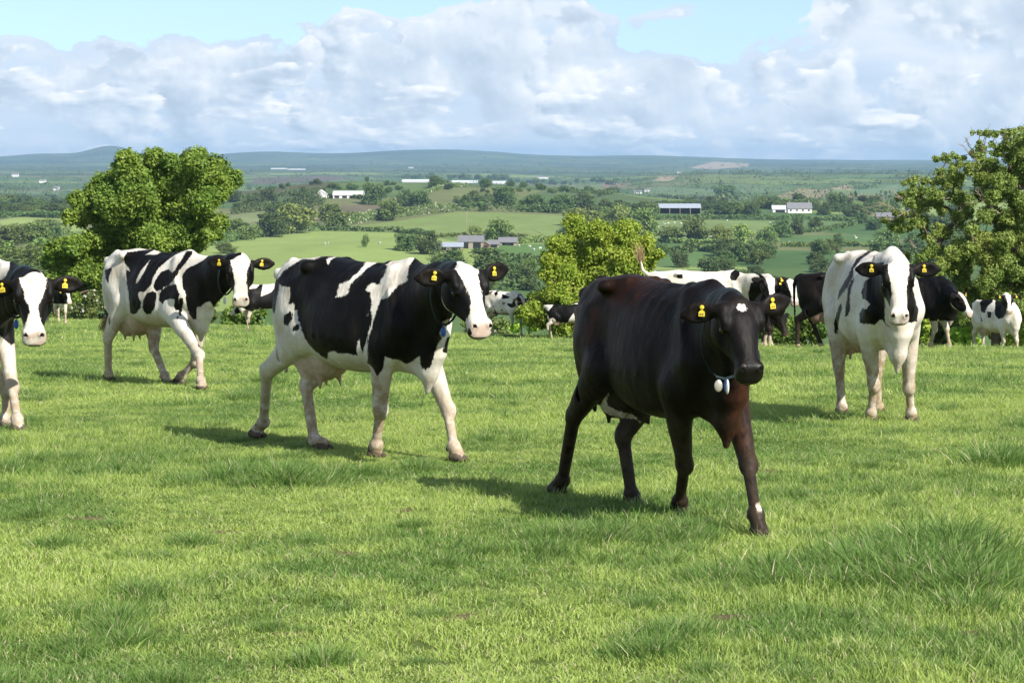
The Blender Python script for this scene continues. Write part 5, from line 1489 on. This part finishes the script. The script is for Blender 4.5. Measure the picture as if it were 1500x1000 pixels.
HERD.append(dict(   # big black and white cow
    s=1.0, at=(-1.10, 18.5), heading=-50, label='large black cow with white shoulder stripes and blue collar tag, left of the dark cow', fat=.98, belly=.0, udder=1.12, tagsize=.55,
    head=dict(poll=(681, 397, 17.15), az=-62, pitch=52, size=1.02, arch=.02), ears=((-5, 8), (8, 20)),
    legs=dict(RF=dict(hoofp=(552, 671), kneep=(557, 600), fetp=(551, 651)), LF=dict(hoofp=(672, 676), kneep=(656, 601), fetp=(665, 654)),
              LH=dict(hoofp=(474, 661), kneep=(448, 567), fetp=(460, 644)), RH=dict(hoofp=(377, 644), kneep=(391, 545), fetp=(386, 618))),
    blaze=[(-.06, .065), (0, .078), (.08, .066), (.18, .050), (.28, .040), (.36, .050), (.43, .10), (.56, .14)], jaw=1, darknose=1,
    black=[K(4.547, 340, 340, [(200, 235), (290, 238), (262, 280), (245, 340), (300, 310), (340, 260), (430, 200), (470, 178), (540, 182), (600, 160), (720, 125), (770, 60), (990, 60), (960, 110), (940, 150), (890, 190), (880, 220),
        (830, 280), (780, 320), (720, 350), (700, 400), (690, 435), (740, 430), (775, 400), (780, 350), (840, 300), (900, 240), (1000, 180), (1060, 140), (1095, 120), (1095, 180), (1050, 200), (1020, 220), (1035, 225), (1010, 290),
        (975, 350), (940, 335), (900, 360), (890, 385), (920, 400), (930, 450), (925, 520), (900, 560), (930, 510), (930, 580), (905, 680), (885, 740), (870, 810), (850, 770), (850, 710), (835, 730), (830, 790), (838, 822),
        (760, 812), (700, 808), (685, 790), (640, 805), (632, 845), (600, 830), (550, 790), (505, 740), (480, 700), (460, 640), (455, 600), (440, 590), (435, 520), (415, 515), (415, 470), (375, 480), (385, 440), (385, 370),
        (330, 360), (315, 345), (305, 420), (280, 545), (262, 500), (240, 400), (200, 340)]),
        K(4.547, 340, 340, [(340, 590), (350, 555), (385, 530), (400, 540), (402, 580), (370, 622), (345, 618)]), K(4.547, 340, 340, [(400, 640), (440, 605), (450, 650), (405, 660)]),
        K(4.547, 340, 340, [(1180, 220), (1230, 150), (1500, 150), (1500, 560), (1395, 600), (1405, 640), (1380, 670), (1400, 710), (1375, 740), (1350, 800), (1340, 850), (1320, 900), (1285, 925), (1250, 880), (1250, 825), (1200, 860),
        (1160, 880), (1110, 850), (1040, 840), (1020, 830), (1000, 920), (965, 960), (950, 945), (935, 900), (900, 870), (905, 720), (930, 640), (950, 570), (970, 500), (990, 450), (1030, 440), (1060, 400), (1110, 350), (1165, 330), (1175, 240)]),
        K(5, 560, 360, [(440, 780), (470, 680), (530, 640), (520, 730), (480, 785)])],
    white=[K(4.547, 340, 340, [(635, 215), (632, 175), (700, 160), (660, 185), (645, 215)])],
    collar=dict(tilt=.6, slack=.03, hang=[BLUE_TAG])))
HERD.append(dict(
    s=1.03, at=(-3.86, 27.8), heading=-50, label='striped black and white cow with white collar tag, before the big round tree', belly=-.01, tagsize=.60,
    head=dict(poll=(352, 382, 26.5), az=-84, pitch=60, size=1.0), ears=((5, 8), (0, 20)),
    legs=dict(RF=dict(hoofp=(297, 572), kneep=(292, 521), fetp=(294, 557)), LF=dict(hoofp=(262, 563), kneep=(286, 530), fetp=(266, 550)),
              RH=dict(hoofp=(160, 561), kneep=(158, 496), fetp=(159, 547)), LH=dict(hoofp=(245, 564), kneep=(225, 509), fetp=(241, 549))),
    blaze=[(-.06, .085), (0, .095), (.08, .085), (.18, .060), (.28, .052), (.36, .065), (.43, .11), (.56, .14)],
    black=[K(3.847, 120, 340, q) for q in (
        [(235, 140), (255, 112), (400, 95), (412, 98), (358, 128), (425, 125), (470, 98), (500, 70), (590, 80), (578, 105), (520, 130), (470, 170), (430, 205), (405, 245), (388, 300), (350, 340), (325, 335), (318, 350), (320, 370), (335, 395),
         (328, 430), (310, 455), (290, 463), (272, 455), (268, 400), (262, 340), (252, 290), (248, 230), (252, 210), (270, 222), (268, 205), (245, 180), (236, 165)],
        [(590, 105), (625, 105), (620, 125), (580, 180), (550, 215), (540, 240), (520, 262), (490, 300), (460, 310), (450, 325), (420, 330), (405, 315), (405, 290), (425, 250), (450, 220), (490, 210), (510, 230), (530, 200), (570, 140)],
        [(345, 385), (365, 345), (400, 332), (420, 345), (420, 375), (408, 430), (390, 460), (365, 465), (345, 440), (340, 420)],
        [(435, 345), (455, 320), (490, 300), (530, 292), (540, 330), (548, 350), (545, 400), (548, 370), (570, 375), (572, 400), (558, 470), (548, 480), (545, 440), (530, 440), (518, 420), (522, 380), (500, 375), (470, 385), (455, 405), (435, 385)],
        [(532, 475), (545, 470), (545, 490), (533, 493)],
        [(565, 240), (590, 205), (640, 185), (700, 145), (730, 110), (900, 110), (900, 420), (830, 425), (790, 425), (740, 420), (725, 390), (700, 395), (670, 418), (648, 420), (645, 490), (625, 495), (600, 450), (590, 410), (582, 340), (568, 310)],
        [(130, 215), (165, 198), (172, 205), (155, 250), (150, 290), (130, 260)])],
    white=[K(3.847, 120, 340, [(385, 155), (375, 170), (350, 225), (320, 275), (305, 288), (310, 265), (330, 220), (360, 185)])],
    udder=1.2, tail=[(-.91, 0, 1.33), (-.96, 0, 1.18), (-1.0, .02, .92), (-1.10, .05, .72), (-1.24, .08, .62)], tuft=1,
    collar=dict(tilt=.6, slack=.03, hang=[(0, 0, .06, (.018, .04, .014), M_WPL)])))
HERD.append(dict(
    s=1.05, at=(-4.66, 21.45), heading=-62, label='black and white cow cut off by the left edge of the picture', tagsize=.66,
    head=dict(poll=(49, 409, 19.75), az=-80, pitch=60, size=1.05), ears=((8, 8), (22, 20)),
    legs=dict(RF=dict(hoofp=(9, 627), kneep=(10, 572), fetp=(8, 614)), LF=dict(hoofp=(27, 633), kneep=(18, 567), fetp=(25, 613))),
    blaze=[(-.06, .085), (0, .095), (.08, .085), (.16, .062), (.24, .034), (.30, .032), (.38, .055), (.43, .10), (.56, .10)], pink=.55,
    black=[K(3.335, 0, 350, q) for q in ([(50, 100), (75, 80), (105, 80), (130, 100), (200, 160), (200, 460), (165, 465), (155, 480), (130, 495), (115, 530), (105, 525), (105, 490), (95, 480), (80, 500), (55, 520), (30, 500), (0, 470), (-60, 420), (-60, 240), (0, 210), (30, 180), (45, 150)],
        [(-10, 660), (10, 665), (35, 690), (48, 770), (40, 775), (15, 720), (-10, 700)])],
    collar=dict(tilt=.6, slack=.03, hang=[BLUE_TAG])))
HERD.append(dict(
    s=1.0, at=(3.10, 21.75), heading=-83, label='mostly white cow with black neck, facing the viewer right of the dark cow', fat=.84, withers=.05,
    head=dict(poll=(1315, 389, 20.35), az=-92, pitch=63, size=1.0, wide=.86), ears=((5, 0), (5, 10)),
    legs=dict(RF=dict(hoofp=(1277, 619), kneep=(1280, 565), fetp=(1276, 604)), LF=dict(hoofp=(1336, 619), kneep=(1331, 568), fetp=(1335, 604)),
              RH=dict(hoofp=(1234, 609), kneep=(1229, 539), fetp=(1233, 594)), LH=dict(hoofp=(1288, 607), kneep=(1284, 545), fetp=(1286, 597))),
    blaze=[(-.06, .075), (0, .088), (.08, .085), (.18, .068), (.28, .060), (.36, .070), (.43, .12), (.56, .14)], dewlap=.46,
    tagsize=.55,
    black=[K(3.335, 1190, 340, q) for q in (
        [(300, 70), (300, 90), (240, 130), (200, 180), (200, 215), (170, 270), (140, 310), (123, 335), (130, 290), (170, 220), (190, 180), (215, 130), (260, 100)],
        [(205, 225), (190, 270), (182, 310), (184, 380), (175, 410), (160, 412), (162, 370), (170, 330), (175, 270), (190, 235)],
        [(143, 345), (145, 370), (130, 430), (122, 500), (108, 490), (102, 450), (118, 400), (130, 360)],
        [(235, 190), (260, 155), (330, 150), (350, 145), (355, 440), (375, 465), (350, 440), (340, 425), (325, 430), (300, 455), (265, 445), (250, 450), (230, 440), (228, 400), (245, 370), (262, 375), (280, 355), (270, 335), (245, 325), (238, 295), (255, 240), (280, 225), (235, 200)],
        [(470, 150), (480, 240), (505, 330), (518, 380), (510, 435), (480, 443), (440, 430), (440, 150)])]))

# the cows further off, in coarser skin
def far_cow(label, X, Y, heading, head, **k):
    HERD.append(dict(dict(s=1.0, at=(X, Y), heading=heading, label=label, head=head, vox=.018 if Y < 60 else .026, detail=1, seed=int(X * 7 + Y), tagsize=.75), **k))


def stride(a, b): return dict(LF=dict(dx=a), RF=dict(dx=-a), LH=dict(dx=b), RH=dict(dx=-b))


far_cow('white cow with one oval black spot, seen over the back of the dark cow', 3.44, 46.0, -12, dict(poll=(1127, 408, 45.2), az=-76, pitch=62, size=1.0),
    legs=stride(.12, -.10), tail=[(-.91, 0, 1.33), (-1.0, 0, 1.36), (-1.08, 0, 1.43), (-1.11, 0, 1.55), (-1.13, 0, 1.65)], tuft=1, tuftw=.035, tags=(0, 1),
    black=[K(5, 940, 370, q) for q in ([(650, 150), (680, 125), (715, 125), (718, 160), (690, 205), (655, 205), (645, 180)], [(505, 240), (540, 205), (560, 210), (570, 235), (605, 240), (605, 320), (500, 320)], [(255, 160), (300, 155), (300, 190), (260, 190)],
        [(830, 155), (870, 155), (900, 180), (900, 460), (800, 460), (780, 300), (800, 220), (860, 205), (860, 170)])], leg_white=.5, blaze=[(-.06, .07), (0, .08), (.1, .07), (.2, .05), (.36, .05), (.44, .06), (.56, .07)])
far_cow('black cow with white face stripe, looking right behind the white cow with oval spot', 4.42, 49.6, -14, dict(poll=(1157, 412, 48.6), az=-66, pitch=56, size=1.05),
    legs=stride(-.08, .1), black=[[(0, 0), (1500, 0), (1500, 1000), (0, 1000)]], leg_white=.3, tags=(1, 0), blaze=[(-.06, .085), (0, .09), (.1, .08), (.2, .07), (.36, .05), (.44, .12), (.56, .14)])
far_cow('black cow with head lowered, just right of the ear of the dark cow', 4.75, 52.8, -20, dict(poll=(1143, 461, 51.6), az=-40, pitch=62, size=.95),
    legs=stride(.05, .08), black=[[(0, 0), (1500, 0), (1500, 1000), (0, 1000)]], leg_white=.2, blaze=[(-.06, -.02), (.56, -.02)], pink=.2, tags=(0, 0), dewlap=.6)
far_cow('dark brown cow with white feet and pale udder, left of the mostly white cow', 6.20, 47.2, -24, dict(poll=(1292, 425, 46.2), az=-60, pitch=55, size=1.0),
    legs=dict(LH=dict(dx=.22), RH=dict(dx=-.12), LF=dict(dx=.1), RF=dict(dx=-.1)), black=[[(0, 0), (1500, 0), (1500, 1000), (0, 1000)]], leg_white=.10, red=.2, udpink=.6, udder=1.15)
far_cow('black cow with white front legs, head turned right, beside the mostly white cow', 7.58, 48.2, -27, dict(poll=(1405, 431, 47.3), az=-38, pitch=50, size=1.0),
    legs=stride(.14, -.1), black=[[(1300, 300), (1500, 300), (1500, 600), (1352, 600), (1362, 478), (1350, 470), (1300, 466)]], leg_white=.60, jaw=1, tags=(0, 1), blaze=[(-.06, .06), (0, .07), (.1, .06), (.2, .045), (.36, .06), (.44, .12), (.56, .14)])
far_cow('small white cow with black spots standing by the bushes near the right edge', 11.33, 59.2, -66, dict(poll=(1476, 433, 58.4), az=-82, pitch=60, size=1.0), s=.92,
    legs=stride(.13, -.08), black=[K(5.556, 1320, 370, q) for q in ([(640, 400), (700, 350), (750, 345), (745, 400), (700, 440), (680, 490), (650, 480)], [(765, 400), (810, 360), (855, 350), (860, 480), (830, 530), (790, 540), (762, 500)],
        [(700, 480), (735, 480), (730, 530), (705, 530)], [(645, 500), (665, 560), (650, 560)])], leg_white=.5)
far_cow('speckled black and white cow on the brow, right of the large black cow muzzle', -.29, 86.0, -42, dict(poll=(765, 437, 85.0), az=-66, pitch=60, size=1.05), legs=stride(.1, .1), pscale=6.5, pcut=.44, seed=11, dz=.15)
far_cow('black cow with a white rump, on the brow behind the hips of the dark cow', 1.80, 80.5, -6, dict(poll=(876, 462, 80.2), az=-40, pitch=40, size=1.0), s=.80, legs=stride(.05, .05), dz=.1,
    black=[K(8.333, 680, 410, [(970, 340), (1030, 380), (1090, 300), (1180, 290), (1700, 300), (1700, 600), (1360, 560), (1340, 400), (1300, 450), (1250, 540), (1200, 590), (1150, 570), (1110, 480), (1080, 460), (1040, 480), (1020, 420), (990, 520), (970, 500)])])
far_cow('black and white cow mostly hidden between the striped cow and the large black cow', -7.7, 79.0, -150, dict(poll=(352, 445, 79.5), az=-150, pitch=40, size=1.0), legs=stride(.05, .05), dz=.1,
    black=[K(4.547, 340, 340, [(60, 380), (160, 375), (190, 340), (205, 350), (190, 430), (260, 400), (300, 350), (400, 350), (400, 560), (200, 545), (190, 500), (150, 540), (60, 500)])])
far_cow('black cow with white legs half hidden behind the ear of the leftmost cow', -14.55, 81.0, -70, dict(poll=(98, 426, 80.0), az=-60, pitch=50, size=1.0), legs=stride(.08, .05), black=[[(0, 300), (200, 300), (200, 600), (0, 600)]], leg_white=.72)


for sp in HERD:
    make_cow(sp)
